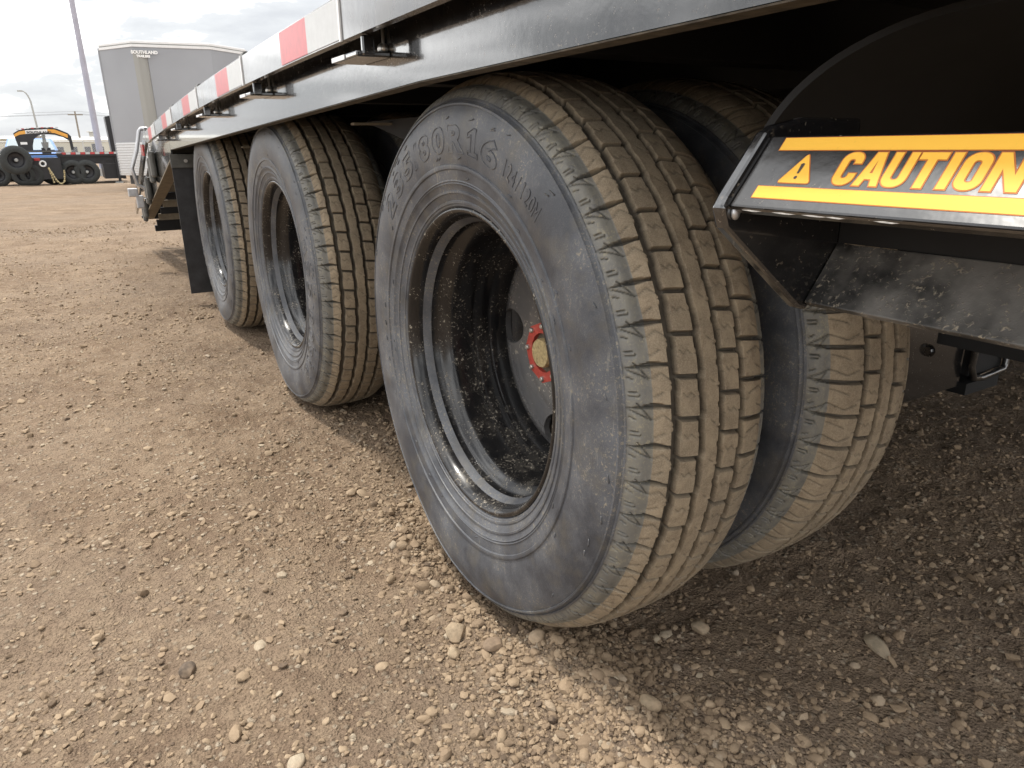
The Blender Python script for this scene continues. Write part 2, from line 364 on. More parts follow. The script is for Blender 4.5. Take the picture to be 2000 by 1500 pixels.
M['wall_a'] = simple('cream_siding', (.60, .585, .50), .8, 0, .6, .08); M['wall_b'] = simple('grey_siding', (.42, .41, .38), .8, 0, .6, .1); M['roofm'] = simple('pale_roof_sheet', (.55, .55, .52), .6, 0, .5, .06)
M['winm'] = simple('dark_window_glass', (.10, .11, .13), .15)
M['fence'] = simple('galvanised_fence', (.48, .48, .46), .5, .4)

# ------------------------------------------------------------------ ground
AXLE = 1.0557; HC = 0.380
def gz(x, y):
    x = np.asarray(x, float); y = np.asarray(y, float)
    d = np.hypot(x+.4, y+.85)
    near = 1/(1+np.exp((d-6)*1.3))
    z = fbm(x*1.1+3, y*1.1+8, 3)*.022 + fbm(x*7+1, y*7+2, 4, .6)*.010*(.35+.65*near) + fbm(x*34+9, y*34+4, 3, .62)*.0052*near
    # loose gravel pushed up beside and ahead of the near tyre
    z = z + .024*np.exp(-((x-(.035-.02*np.clip(-y-.1, 0, 1)))/.035)**2)*np.exp(-((y+.26)/.20)**2)*(1+1.2*fbm(x*14, y*14, 3))
    z = z + .020*np.exp(-((x+.045)/.030)**2)*np.exp(-((y-.10)/.28)**2)*(1+1.2*fbm(x*14+3, y*14, 3))
    z = z + .012*np.exp(-((x-.16)/.05)**2)*np.exp(-((y+.50)/.22)**2)
    # wheel tracks and compaction under the tyres
    for k in range(3):
        for xc in (.09, .355, 2.05, 2.32):
            e = np.exp(-((x-xc)/.11)**4)*np.exp(-((y-k*AXLE)/.13)**4); z = z*(1-e) - .002*e
    z = z - .010*np.exp(-((x+.62)/.16)**2) + .008*np.exp(-((x+.30)/.06)**2)*.5
    # the yard falls gently away
    z = z - .30*np.clip((y-8)/18, 0, 1)**1.2 - .0
    return z
x0, x1, y0, y1 = -2.9, 3.1, -1.5, 6.6; st = .0135
nx = int((x1-x0)/st)+1; ny = int((y1-y0)/st)+1
X, Y = np.meshgrid(np.linspace(x0, x1, nx), np.linspace(y0, y1, ny), indexing='ij')
Z = gz(X, Y)
I = np.arange(nx*ny).reshape(nx, ny)
F = np.stack([I[:-1, :-1], I[1:, :-1], I[1:, 1:], I[:-1, 1:]], -1).reshape(-1, 4)
gm = np_mesh('ground', np.stack([X, Y, Z], -1).reshape(-1, 3), F); gm.shade_smooth()
ground = link('ground', gm, M['ground']); tag(ground, kind='structure')
# outer yard sheet, with a hole where the fine sheet lies
def seq(a, b, n, p): t = np.linspace(0, 1, n)**p; return a + (b-a)*t
xs = np.concatenate([-seq(-x0, 600, 60, 3)[::-1], np.linspace(x0, x1, 31)[1:-1], seq(x1, 600, 60, 3)])
ys = np.concatenate([-seq(-y0, 600, 30, 3)[::-1], np.linspace(y0, y1, 41)[1:-1], seq(y1, 900, 150, 3)])
X, Y = np.meshgrid(xs, ys, indexing='ij'); Z = gz(X, Y)
dx_ = np.maximum(np.maximum(x0-X, X-x1), 0); dy_ = np.maximum(np.maximum(y0-Y, Y-y1), 0)
Z = Z - .022*np.exp(-(np.hypot(dx_, dy_)/.45)**2)              # dips under the rim of the fine sheet so no gap shows
I = np.arange(X.size).reshape(X.shape)
F = np.stack([I[:-1, :-1], I[1:, :-1], I[1:, 1:], I[:-1, 1:]], -1)
cxm = (X[:-1, :-1]+X[1:, 1:])/2; cym = (Y[:-1, :-1]+Y[1:, 1:])/2
keep = ~((cxm > x0+.25) & (cxm < x1-.25) & (cym > y0+.25) & (cym < y1-.25))
ym = np_mesh('yard', np.stack([X, Y, Z], -1).reshape(-1, 3), F[keep]); ym.shade_smooth()
yard = link('yard', ym, M['ground']); tag(yard, kind='structure')

# gravel: loose pebbles lying in the soil
def ico(sub):
    bm = bmesh.new(); bmesh.ops.create_icosphere(bm, subdivisions=sub, radius=1.0)
    v = np.array([x.co[:] for x in bm.verts]); f = np.array([[q.index for q in p.verts] for p in bm.faces]); bm.free(); return v, f
def pebbles(n, sub, rmin, rmax, pw, region, dens):
    v, f = ico(sub); P = []
    tries = 0; got = 0; xs_, ys_ = [], []
    while got < n and tries < 60:
        m = n*3; a = region(m); k = dens(a[0], a[1]) > rng.random(m)
        xs_.append(a[0][k]); ys_.append(a[1][k]); got += int(k.sum()); tries += 1
    x = np.concatenate(xs_)[:n]; y = np.concatenate(ys_)[:n]; n = len(x)
    r = rmin*(rmax/rmin)**(rng.random(n)**pw)
    # farther from the tyre row only the bigger ones can be told apart
    sc = np.stack([r*rng.uniform(.8, 1.35, n), r*rng.uniform(.65, 1.0, n), r*rng.uniform(.42, .8, n)], -1)
    ang = rng.random(n)*2*pi; tilt = rng.normal(0, .35, n)
    V = v[None]*(1+rng.normal(0, .17 if sub == 1 else .085, (n, len(v), 1)))
    V = V*sc[:, None, :]
    c, s = np.cos(tilt)[:, None], np.sin(tilt)[:, None]
    V = np.stack([V[..., 0]*c+V[..., 2]*s, V[..., 1], -V[..., 0]*s+V[..., 2]*c], -1)
    c, s = np.cos(ang)[:, None], np.sin(ang)[:, None]
    V = np.stack([V[..., 0]*c-V[..., 1]*s, V[..., 0]*s+V[..., 1]*c, V[..., 2]], -1)
    z = gz(x, y) + sc[:, 2]*rng.uniform(-.25, .65, n)
    V = V + np.stack([x, y, z], -1)[:, None, :]
    Fx = f[None] + (np.arange(n)*len(v))[:, None, None]
    t = np.repeat(np.clip(rng.normal(.5, .24, n), 0, 1), len(v))
    return V.reshape(-1, 3), Fx.reshape(-1, 3), t
def clear_of_tyres(x, y):
    ok = np.ones(len(x), bool)
    for k in range(3):
        for a, b_ in ((-.01, .19), (.26, .46)): ok &= ~((x > a+.01) & (x < b_) & (np.abs(y-k*AXLE) < .10))
    return ok
def region_near(m):     # around the near tyre, thinning outward
    rr = 3.4*rng.random(m)**.85; an = rng.random(m)*2*pi
    return (-.25+rr*np.cos(an), -.35+rr*np.sin(an))
def dens_near(x, y):
    cl = np.clip(.45+1.3*fbm(x*3.1, y*3.1, 3), .10, 1)
    berm = np.exp(-((x-.02)/.13)**2)*np.exp(-((y+.15)/.5)**2)
    return np.clip(cl*.55+berm, 0, 1)*clear_of_tyres(x, y)*((y < 6) & (y > -1.5))
def region_far(m): return (rng.uniform(-2.8, 3.0, m), rng.uniform(.2, 7.2, m))
def dens_far(x, y): return np.clip(.4+1.6*fbm(x*2.1+4, y*2.1, 3), .05, 1)*clear_of_tyres(x, y)
def berm_region(m): return (rng.normal(.03, .075, m), rng.uniform(-.75, .35, m))
parts = [pebbles(48000, 1, .0017, .0060, 1.5, region_near, dens_near), pebbles(1500, 2, .005, .0105, 2.6, region_near, dens_near),
         pebbles(9000, 1, .0032, .0085, 1.7, region_near, lambda x, y: np.clip(.12+2.2*fbm(x*1.7+7, y*1.7+3, 3), .02, 1)*clear_of_tyres(x, y)*((y < 6) & (y > -1.5))),
         pebbles(11000, 1, .004, .011, 1.8, region_far, dens_far), pebbles(6500, 1, .0018, .0052, 1.5, berm_region, lambda x, y: clear_of_tyres(x, y)*1.0),
         pebbles(420, 2, .006, .011, 1.6, berm_region, lambda x, y: clear_of_tyres(x, y)*1.0)]
Vs, Fs, Ts, off = [], [], [], 0
for V, Fq, t in parts: Vs.append(V); Fs.append(Fq+off); Ts.append(t); off += len(V)
pm = np_mesh('gravel', np.concatenate(Vs), np.concatenate(Fs), {'tint': np.concatenate(Ts)}); pm.shade_smooth(); pm.set_sharp_from_angle(angle=R(34))
gravel = link('gravel', pm, M['pebble']); tag(gravel, 'loose brown and grey gravel scattered over the soil', kind='stuff')

# ------------------------------------------------------------------ tyre mesh (one pitch of tread tiled round the wheel)
NP, CP = 56, 28
def build_tyre():
    # half profile from bead to tread edge: (r, x); mirrored about XM
    XM = 0.0898
    side = [(.196, .030), (.205, .012), (.2125, .0030), (.2165, -.0002), (.2185, -.0032), (.2210, -.0038), (.2216, -.0052), (.2245, -.0056), (.2255, -.0046), (.2300, -.0066), (.2342, -.0085), (.2349, -.0102), (.2375, -.0104), (.2383, -.0092),
            (.2455, -.0112), (.2468, -.0128), (.2482, -.0118), (.2500, -.0134), (.2515, -.0126), (.256, -.0134), (.2640, -.0146), (.2650, -.0166), (.2675, -.0172), (.2700, -.0168), (.2712, -.0152), (.280, -.0168), (.290, -.0178), (.300, -.0181), (.310, -.0178), (.320, -.0166), (.330, -.0146), (.3375, -.0120), (.3400, -.0108),
            (.3410, -.0125), (.3432, -.0120), (.3440, -.0095), (.3462, -.0070), (.3470, -.0086), (.3488, -.0074)]
    sh0 = np.array([.3492, -.0062]); sh1 = np.array([.3640, .0137])
    nsh = 24
    sh = [tuple(sh0 + (sh1-sh0)*t + np.array([.0022, -.0012])*math.sin(pi*t)) for t in np.linspace(0, 1, nsh)]
    xt = np.arange(.0137+.0016, XM-.0004, .0016)
    def crown(x):
        e = abs(x-XM)/(XM-.0137); return .3815 - .0060*e**2 - .0115*e**7
    tread = [(crown(x), x) for x in xt]
    half = side + sh + tread
    prof = np.array(half + [(r, 2*XM-x) for r, x in reversed(half)])
    ns, nh, ntd = len(side), nsh, len(tread)
    m = len(prof)
    # profile normals (outward) and zone coordinate
    d = np.gradient(prof, axis=0); nr = np.stack([d[:, 1], -d[:, 0]], -1); nr /= np.linalg.norm(nr, axis=1)[:, None]
    if nr[m//2, 0] < 0: nr = -nr
    pitch = 2*pi/NP; L = .3815*pitch          # 0.0428 m
    vv = (np.arange(CP)+.5)/CP*L
    H = np.zeros((m, CP)); G = np.zeros((m, CP)); MUD = np.zeros((m, CP)); SH = np.zeros(m)
    def wrap(a): return (a+L/2) % L - L/2
    def groove(dist, w, soft=.0009): return np.clip((w/2+soft-np.abs(dist))/soft, 0, 1)
    def seg(px, py, ax, ay, bx, by):
        vx, vy = bx-ax, by-ay; t = np.clip(((px-ax)*vx+(py-ay)*vy)/(vx*vx+vy*vy), 0, 1)
        return np.hypot(px-ax-t*vx, py-ay-t*vy)
    circ = [(.0335, .0074), (.0645, .0066), (.0905, .0066), (.1205, .0074)]   # circumferential grooves (x, width)
    for i in range(m):
        r, x = prof[i]; xm = x if x <= XM else 2*XM-x; left = x <= XM
        k = i if i < m//2 else m-1-i
        SH[i] = math.tan(R(7))*(x-XM)
        if k < ns:
            MUD[i] = .06 + .16*np.clip((r-.33)/.02, 0, 1)
            continue
        if k < ns+nh:                                          # chamfered shoulder with slots and zigzag sipes
            t = (k-ns)/(nh-1.0); MUD[i] = .26+.16*t
            sh_off = 0 if left else L*.45
            v = wrap(vv-sh_off)
            wv = .0006+.0030*t**1.8; dep = .0008+.0052*t**1.5
            g = groove(v-(1-t)*.003, wv, .0011)
            H[i] -= dep*g; G[i] = np.maximum(G[i], g*.8)
            s_ = t*.025
            dl = np.minimum.reduce([seg(s_, v, .002, .0045, .0245, .0150), seg(s_, v, .0245, .0150, .010, -.0025),
                                    seg(s_, v, .003, -.0095, .012, -.0095), seg(s_, v, .003, -.0145, .011, -.0140), seg(s_, v, .012, -.0095, .0135, -.0120), seg(s_, v, .002, .0125, .008, .0150)])
            g2 = groove(dl, .0006, .0009)
            H[i] -= .0015*g2; G[i] = np.maximum(G[i], .75*g2)
            H[i] += .0008*math.sin(pi*min(1, t*1.2))*(1-g)
            continue
        MUD[i] = .95
        zz = (np.abs((vv/L*2) % 2-1)-.5)*.0020                 # slight zigzag of the groove walls
        a = np.zeros(CP)
        for q, (c, wd) in enumerate(circ): a = np.maximum(a, groove(x-c-(zz if q % 2 else -zz), wd, .0008))
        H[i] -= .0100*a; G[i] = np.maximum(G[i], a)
        far_ = np.full(CP, 1.0)
        if x < circ[0][0] or x > circ[3][0]:
            lf = x < circ[0][0]; e = (x-.0137) if lf else (.1659-x); we = .0198 if lf else .0454
            v = wrap(vv-(0 if lf else L*.45)); f1 = np.clip(1-e/we, 0, 1)
            g = groove(v, .0024+.0018*f1**1.5, .0008); dep = .0070
            zg = np.minimum.reduce([seg(e/we*.02, v, .000, .0155, .0075, .0085), seg(e/we*.02, v, .0075, .0085, .0150, .0150), seg(e/we*.02, v, .001, -.0090, .009, -.0150), seg(e/we*.02, wrap(v-L/2), .0200, 0, .0155, -.001)])
        elif x < circ[1][0] or x > circ[2][0]:
            lf = x < circ[1][0]; c0, c1 = (circ[0][0], circ[1][0]) if lf else (circ[2][0], circ[3][0]); e = (x-c0)/(c1-c0)
            v = wrap(vv-L*(.30 if lf else .72)); g = groove(v, .0031, .0008); dep = .0075
            p = e*.031
            zg = np.minimum.reduce([seg(p, v, .0085, .0165, .0125, .0205), seg(p, v, .0125, .0205, .0175, .0160), seg(p, v, .0175, .0160, .0215, .0200), seg(p, wrap(v-L/2), 0, 0, .0055, .001), seg(p, wrap(v-L/2), .031, 0, .0255, -.001)])
        else:
            e = (x-circ[1][0])/(circ[2][0]-circ[1][0])*.026; v = wrap(vv-L*.1); g = np.zeros(CP); dep = 0
            zg = np.minimum.reduce([seg(e, v, 0, 0, .0060, .002), seg(e, wrap(v-L*.5), .026, 0, .0200, -.002), seg(e, v, .012, .012, .0165, .015)])
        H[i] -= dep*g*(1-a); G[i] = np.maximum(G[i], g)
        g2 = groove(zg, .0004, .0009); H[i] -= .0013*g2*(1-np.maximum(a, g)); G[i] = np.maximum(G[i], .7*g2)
    # tile
    n = NP*CP; th = (np.arange(n)+.5)/n*2*pi
    Hh = np.tile(H, (1, NP)); Gg = np.tile(G, (1, NP)); Mm = np.tile(MUD, (1, NP))
    # wear: blocks vary a little, edges are chewed
    ii, jj = np.meshgrid(np.arange(m), np.arange(n), indexing='ij')
    jit = np.clip(fbm(ii*.31, jj*.29, 3), -.6, .6)
    tr = np.zeros(m); tr[ns:m-ns] = 1
    Hh = Hh + (jit*.00022)*tr[:, None]
    Rr = prof[:, 0][:, None] + nr[:, 0][:, None]*Hh; Xx = prof[:, 1][:, None] + nr[:, 1][:, None]*Hh
    A = th[None, :] + (SH/.38)[:, None]
    V = np.stack([Xx, -Rr*np.sin(A), Rr*np.cos(A)], -1).reshape(-1, 3)
    I = np.arange(m*n).reshape(m, n); J = np.roll(I, -1, axis=1)
    F = np.stack([I[:-1], J[:-1], J[1:], I[1:]], -1).reshape(-1, 4)
    # flat where it bears on the ground, sidewalls bulging a little above it
    bl = np.exp(-((V[:, 2]+.335)/.06)**2)*np.exp(-(V[:, 1]/.20)**2); V[:, 0] += np.where(V[:, 0] < XM, -1, 1)*.006*bl*np.clip((np.hypot(V[:, 1], V[:, 2])-.24)/.05, 0, 1)
    V[:, 2] = np.where(V[:, 2] < -HC-.0005, -HC-.0005+(V[:, 2]+HC+.0005)*.15, V[:, 2])
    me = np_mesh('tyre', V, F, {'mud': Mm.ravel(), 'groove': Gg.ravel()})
    me.shade_smooth(); me.set_sharp_from_angle(angle=R(38)); me.materials.append(M['tyre'])
    pr = np.array(side + sh); return me, (lambda r: float(np.interp(r, [p[0] for p in side+sh], [p[1] for p in side+sh])))
TYRE, side_x = build_tyre()

# raised sidewall lettering
def glyph_mesh(ch, outline, h, bev):
    cu = bpy.data.curves.new('g', 'FONT'); cu.body = ch; cu.size = 1.0; cu.align_x = 'CENTER'
    cu.resolution_u = 5
    if outline: cu.fill_mode = 'NONE'; cu.bevel_depth = bev/h; cu.bevel_resolution = 1
    else: cu.fill_mode = 'BOTH'; cu.extrude = bev/h
    if outline: cu.offset = .05
    o = bpy.data.objects.new('g', cu); COL.objects.link(o)
    dg = bpy.context.evaluated_depsgraph_get(); me = bpy.data.meshes.new_from_object(o.evaluated_get(dg))
    v = np.array([x.co[:] for x in me.vertices]); f = [tuple(p.vertices) for p in me.polygons]
    bpy.data.objects.remove(o); bpy.data.curves.remove(cu); bpy.data.meshes.remove(me)
    return v, f
def slab_one(rad):
    p = [(-.20, 0), (.24, 0), (.24, .11), (.11, .11), (.11, .70), (-.02, .70), (-.22, .56), (-.22, .44), (-.07, .52), (-.07, .11), (-.20, .11)]
    mb = MB(); n = len(p)
    for i in range(n): a = Vector((*p[i], 0)); b = Vector((*p[(i+1) % n], 0)); d = (b-a)*.02; mb.tube([a-d, b+d], rad, 6)
    return np.array(mb.v), mb.f
def sidewall_text(items, rmid, h, outline, bev):
    cache = {}; res = []
    for ch, deg, wid in items:
        if ch not in cache: cache[ch] = glyph_mesh(ch, outline, h/.70, bev) if not (outline and ch == '1') else slab_one(bev*.70/h)
        v, f = cache[ch]
        lo = v.min(0); hi = v.max(0)
        sx = wid/max(hi[0]-lo[0], .05); cx = (lo[0]+hi[0])/2; cy = (lo[1]+hi[1])/2
        sy = h/(hi[1]-lo[1]); zs = h/.70; out_ = []
        for x, y, z in v:
            rr = rmid+(y-cy)*sy; a = R(deg) + (x-cx)*sx/rmid
            out_.append((side_x(rr)-.0001-z*zs*.9, -rr*sin(a), rr*cos(a)))
        me = bpy.data.meshes.new('raised_letter'); me.from_pydata(out_, [], f); me.shade_smooth(); me.set_sharp_from_angle(angle=R(50)); me.materials.append(M['tyre']); res.append(me)
    return res
big = [('2', -46.1), ('3', -37.2), ('5', -28.4), ('/', -22.2), ('8', -16.0), ('0', -7.0), ('R', 2.8), ('1', 11.4), ('6', 19.4)]
LETTERS = sidewall_text([(c, a, {'/': .018, '1': .030, 'R': .048, '6': .043, '0': .039}.get(c, .036)) for c, a in big], .3015, .0345, True, .0011)
LETTERS += sidewall_text([(c, 26.6+2.15*k, {'1': .0032, '/': .0060, 'M': .0105}.get(c, .0088)) for k, c in enumerate('124/120M')], .301, .020, False, .00065)
# raised vent marks and mould ticks
txt = MB()
for k in range(60):
    a = rng.uniform(0, 2*pi); rr = rng.choice([.2555, .2545, .279, .3285, .3265, .333]); da = rng.choice([.010, .014])
    p = []
    for q in np.linspace(-1, 1, 4): p.append((side_x(rr+.001*q)-.0004, -(rr+.0012*q)*sin(a+da*q), (rr+.0012*q)*cos(a+da*q)))
    txt.tube(p, .0008, 5)
TICKS = bpy.data.meshes.new('mould_ticks'); TICKS.from_pydata(txt.v, [], txt.f); TICKS.shade_smooth(); TICKS.materials.append(M['tyre'])

# rim: barrel by lathe, disc with four hand holes cut out
barrel = [(.0025, .2170), (-.0015, .2165), (-.0032, .2145), (-.0030, .2115), (-.0008, .2090), (.004, .2062), (.0065, .2048), (.013, .2030), (.028, .2005), (.041, .1985), (.0445, .1965), (.047, .1930), (.053, .1860), (.058, .1830), (.064, .1818), (.094, .1815),
          (.098, .1822), (.101, .1832), (.104, .1815), (.110, .1805), (.124, .1805), (.1275, .1815), (.131, .1800), (.134, .1785), (.150, .1780), (.172, .1785)]
RIMB = bpy.data.meshes.new('rim_barrel'); _mb = MB().lathe(list(reversed(barrel)), 128); RIMB.from_pydata(_mb.v, [], _mb.f); RIMB.shade_smooth(); RIMB.set_sharp_from_angle(angle=R(60)); RIMB.materials.append(M['rim'])
def build_disc():
    pf = [(.164, .1790), (.1600, .1745), (.1535, .166), (.1490, .153), (.1480, .142), (.1510, .120), (.1570, .090), (.1625, .064), (.1635, .045)]
    mb = MB().lathe(list(reversed(pf)) , 96); back = [(x+.010, r) for x, r in pf]; mb.lathe(back, 96)
    # close inner and outer rims
    mb.lathe([(.1735, .045), (.1635, .045)], 96); mb.lathe([(.164, .1790), (.174, .1790)], 96)
    me = bpy.data.meshes.new('wheel_disc'); me.from_pydata(mb.v, [], mb.f)
    bm = bmesh.new(); bm.from_mesh(me); bmesh.ops.remove_doubles(bm, verts=bm.verts, dist=1e-5); bmesh.ops.recalc_face_normals(bm, faces=bm.faces); bm.to_mesh(me); bm.free()
    o = bpy.data.objects.new('d', me); COL.objects.link(o)
    cut = MB()
    for k in range(4):
        a = R(86 + 90*k)
        # a<-> clockwise angle from the top, seen from outside (y = -r sin a)
        c = (-.137*sin(-a), .137*cos(a))
        cut.tube([(.10, c[0], c[1]), (.20, c[0], c[1])], .029, 28)
    cm = bpy.data.meshes.new('c'); cm.from_pydata(cut.v, [], cut.f)
    bm = bmesh.new(); bm.from_mesh(cm); bmesh.ops.recalc_face_normals(bm, faces=bm.faces); bm.to_mesh(cm); bm.free()
    co = bpy.data.objects.new('c', cm); COL.objects.link(co)
    md = o.modifiers.new('b', 'BOOLEAN'); md.object = co; md.operation = 'DIFFERENCE'; md.solver = 'EXACT'
    dg = bpy.context.evaluated_depsgraph_get(); res = bpy.data.meshes.new_from_object(o.evaluated_get(dg))
    bpy.data.objects.remove(o); bpy.data.objects.remove(co)
    res.name = 'wheel_disc'; res.materials.clear(); res.materials.append(M['disc']); res.shade_smooth(); res.set_sharp_from_angle(angle=R(35)); return res
DISC = build_disc()

# ------------------------------------------------------------------ the trailer
TR = empty('flatbed_trailer', (1.1, 1.0, 0))
tag(TR, 'black flatbed trailer with three dual axles, reflective rail and CAUTION step filling the foreground', 'trailer')
def wheel_parts(hub=True):
    wl = empty('wheel', (0,0,0), TR)
    link('tyre', TYRE, None, wl)
    tag(link('mould_ticks', TICKS, None, wl), kind='stuff')
    for me in LETTERS: link('raised_letter', me, None, wl)
    link('rim_barrel', RIMB, None, wl); link('wheel_disc', DISC, None, wl)
    return wl
def copy_wheel(src, bare=False):
    c = src.copy(); COL.objects.link(c)
    for ch in src.children:
        if bare and not ch.name.startswith(('tyre', 'rim_barrel', 'wheel_disc')): continue
        d = ch.copy(); COL.objects.link(d); d.parent = c
    return c
W0 = wheel_parts()
# hub of the front outer wheel: red flange, bolts, brass plug
hb = MB(); n = 8
ring = []
for k in range(16):                                # lobed flange
    a = 2*pi*k/16; rr = .047 if k % 2 == 0 else .0435
    ring.append((.1205, rr*sin(a), rr*cos(a)))
inner = [(.1205, .030*sin(2*pi*k/16), .030*cos(2*pi*k/16)) for k in range(16)]
hb.loft([[(p[0]+.012, p[1], p[2]) for p in ring], ring, inner, [(p[0]+.010, p[1], p[2]) for p in inner]], cap=False)
obj('hub_flange', hb, M['red'], W0, world=False, smooth=40)
hub = MB().lathe([(.1150, .0), (.1150, .0205), (.118, .0222), (.1235, .0222)], 32); obj('hub_plug', hub, M['brass'], W0, world=False, smooth=40)
hc = MB().lathe([(.127, .020), (.127, .031), (.132, .043), (.150, .049), (.175, .052)], 32); obj('hub_barrel', hc, M['grease'], W0, world=False, smooth=40)
for k in range(8):
    a = 2*pi*k/8; obj('hub_bolt', MB().lathe([(.1165, .0), (.1165, .0030), (.1180, .0042), (.1215, .0042)], 8, 0, .0405*sin(a), .0405*cos(a)), M['zinc'], W0, world=False, smooth=40)
W0.location = Vector((0, 0, HC)) - TR.location
outer_spin = [0, 2.1, 4.0]
def put(c, x, y, flip, spin):
    c.location = Vector((x, y, HC)) - TR.location
    c.rotation_euler = (0, 0, pi if flip else 0)
    for ch in c.children: ch.rotation_euler = (spin, 0, 0)
    return c
for k in range(1, 3): put(copy_wheel(W0), 0, k*AXLE, False, 0)
# spin would move the flattened foot, so sidewalls are turned through whole tread pitches only for the lettering
ws = [c for c in TR.children if c.name.startswith('wheel')]
for q, c in enumerate(ws):
    for ch in c.children:
        if ch.name.startswith(('raised_letter', 'mould_ticks')): ch.rotation_euler = (outer_spin[q], 0, 0)
for k in range(3): put(copy_wheel(W0, True), .447, k*AXLE, True, 0)
for k in range(2):
    put(copy_wheel(W0, True), 1.98, k*AXLE, False, 0); put(copy_wheel(W0, True), 2.427, k*AXLE, True, 0)

# rub rail, tapes, seams
def zrb(y): return (.806 - .005*y - .0083*y*y) if y > 0 else .806 - .004*y
RAILH = .053; XR = -.100; XW = -.056
def zbb(y): return .7472 - (.0275 if y > 0 else .0080)*y
YS = [-1.0, -.6, -.3, 0] + [.145+.08*k for k in range(0, 39)]
YS = [y for y in YS if y < 3.19] + [3.20]
def rail_piece(ya, yb, xo, th, za=0.0, zb=RAILH, n=8):
    rings = []
    for y in np.linspace(ya, yb, n):
        z = zrb(y); rings.append([(xo, y, z+za), (xo+th, y, z+za), (xo+th, y, z+zb), (xo, y, z+zb)])
    return MB().loft(rings)
SEAM = [.145+.6415*k for k in range(-1, 5)]
prev = -1.0
for k, s in enumerate(SEAM + [3.2]):
    a, b_ = (prev+.0015, s-.0015)
    if b_ - a > .02: obj('rub_rail', rail_piece(a, b_, XR, .012), M['rail'], TR)
    prev = s
for s in SEAM:
    if s > 2.9: continue
    obj('tape_patch', rail_piece(s+.004, s+.156, XR-.0012, .0012, .002, RAILH-.002, 4), M['tape_white'], TR)
    obj('tape_patch', rail_piece(s+.156, s+.314, XR-.0012, .0012, .002, RAILH-.002, 4), M['tape_red'], TR)
    obj('rail_seam_strip', rail_piece(s-.0040, s+.0032, XR-.0022, .0022, -.001, RAILH+.001, 2), M['offwhite'], TR)
    tb = MB().tube([(XR+.015, s+.012, zrb(s)+RAILH+.004), (XR+.015, s+.050, zrb(s)+RAILH+.004)], .0085, 12)
    obj('tie_down_spool', tb, M['grey_plate'], TR, smooth=40)
# web of the side beam with its bottom flange, from the front to the dovetail
rings = []
for y in list(np.linspace(-1.0, 0, 4)) + list(np.linspace(.2, 2.66, 14)):
    zb, zt = zbb(y), zrb(y)+.045
    rings.append([(XW, y, zb), (XW+.027, y, zb), (XW+.027, y, zb+.006), (XW+.006, y, zb+.006), (XW+.006, y, zt), (XW, y, zt)])
obj('side_beam', MB().loft(rings), M['paint'], TR)
lip = []
for y in list(np.linspace(-1.0, 0, 4)) + list(np.linspace(.2, 2.66, 14)):
    zb = zbb(y); lip.append([(XW+.0004, y, zb-.0018), (XW+.022, y, zb-.0018), (XW+.022, y, zb-.0005), (XW+.0004, y, zb-.0005)])
obj('beam_lip', MB().loft(lip), M['lip'], TR)
# plate closing the gap between rail and web
rings = []
for y in YS:
    z = zrb(y)+.030; rings.append([(XR+.0125, y, z), (XW-.0005, y, z), (XW-.0005, y, z+.008), (XR+.0125, y, z+.008)])
obj('rail_shelf', MB().loft(rings), M['paint_dusty'], TR)
for s in SEAM:
    if s < -1.5 or s > 2.9: continue
    y = s-.060; z = zrb(y)-.0175
    br = MB().box(XR-.002, XW-.0005, y, y+.10, z-.007, z)
    obj('stake_pocket', br, M['paint'], TR, bevel=.002)
    obj('pocket_tab', MB().box(XR+.004, XR+.020, y-.008, y-.0005, z-.006, zrb(y)-.0005), M['paint'], TR, bevel=.002)
    obj('pocket_edge', MB().box(XR-.0034, XR-.0022, y+.045, y+.098, z-.0065, z-.0008), M['offwhite'], TR)
    gy = s-.046
    obj('grease_bolt', MB().sphere((XW-.005, gy, zrb(gy)-.013), .0075, 12, 8).tube([(XW-.003, gy+.004, zrb(gy)+.025), (XW-.004, gy, zrb(gy)-.006)], .002, 6), M['zinc'], TR, smooth=50)
# deck and the frame below it
deck = []
for y in np.linspace(-1.0, 3.2, 14):
    z = zrb(y)+.046; deck.append([(XW+.0065, y, z), (2.50, y, z), (2.50, y, z+.012), (XW+.0065, y, z+.012)])
obj('deck_sheet', MB().loft(deck), M['paint_under'], TR)
for y in np.arange(-.99, 3.1, .41):
    obj('cross_member', MB().box(XW+.03, 2.44, y, y+.05, zrb(y)-.040, zrb(y)+.0455), M['paint_under'], TR)
for x in (.66, 1.62):
    rr = []
    for y in np.linspace(-1.0, 3.0, 9):
        z1_ = zrb(y)-.0405; z0_ = .58
        rr.append([(x, y, z0_), (x+.12, y, z0_), (x+.12, y, z0_+.015), (x+.066, y, z0_+.015), (x+.066, y, z1_), (x+.054, y, z1_), (x+.054, y, z0_+.015), (x, y, z0_+.015)])
    obj('main_beam', MB().loft(rr), M['paint_under'], TR)
obj('light_block_plate', MB().box(-.02, 2.44, -.995, -.985, .69, .79), M['paint_under'], TR)  # added unseen plate, blocks light from the front off the tyre tops
obj('far_side_beam', MB().box(2.45, 2.49, -1.0, 2.66, .70, .84), M['paint_under'], TR)
obj('far_rub_rail', MB().box(2.515, 2.53, -1.0, 3.2, .78, .835), M['paint_under'], TR)
for k in range(3):
    y = k*AXLE
    obj('axle', MB().tube([(.20, y, HC), (2.22, y, HC)], .062, 20), M['paint_under'], TR, smooth=40)
    for x in (.56, 1.86):
        obj('leaf_spring', MB().loft([[(x, y+t*.44, HC+.07+.085*abs(t)**1.6), (x+.075, y+t*.44, HC+.07+.085*abs(t)**1.6), (x+.075, y+t*.44, HC+.115+.085*abs(t)**1.6), (x, y+t*.44, HC+.115+.085*abs(t)**1.6)] for t in np.linspace(-1, 1, 11)]), M['paint_under'], TR)
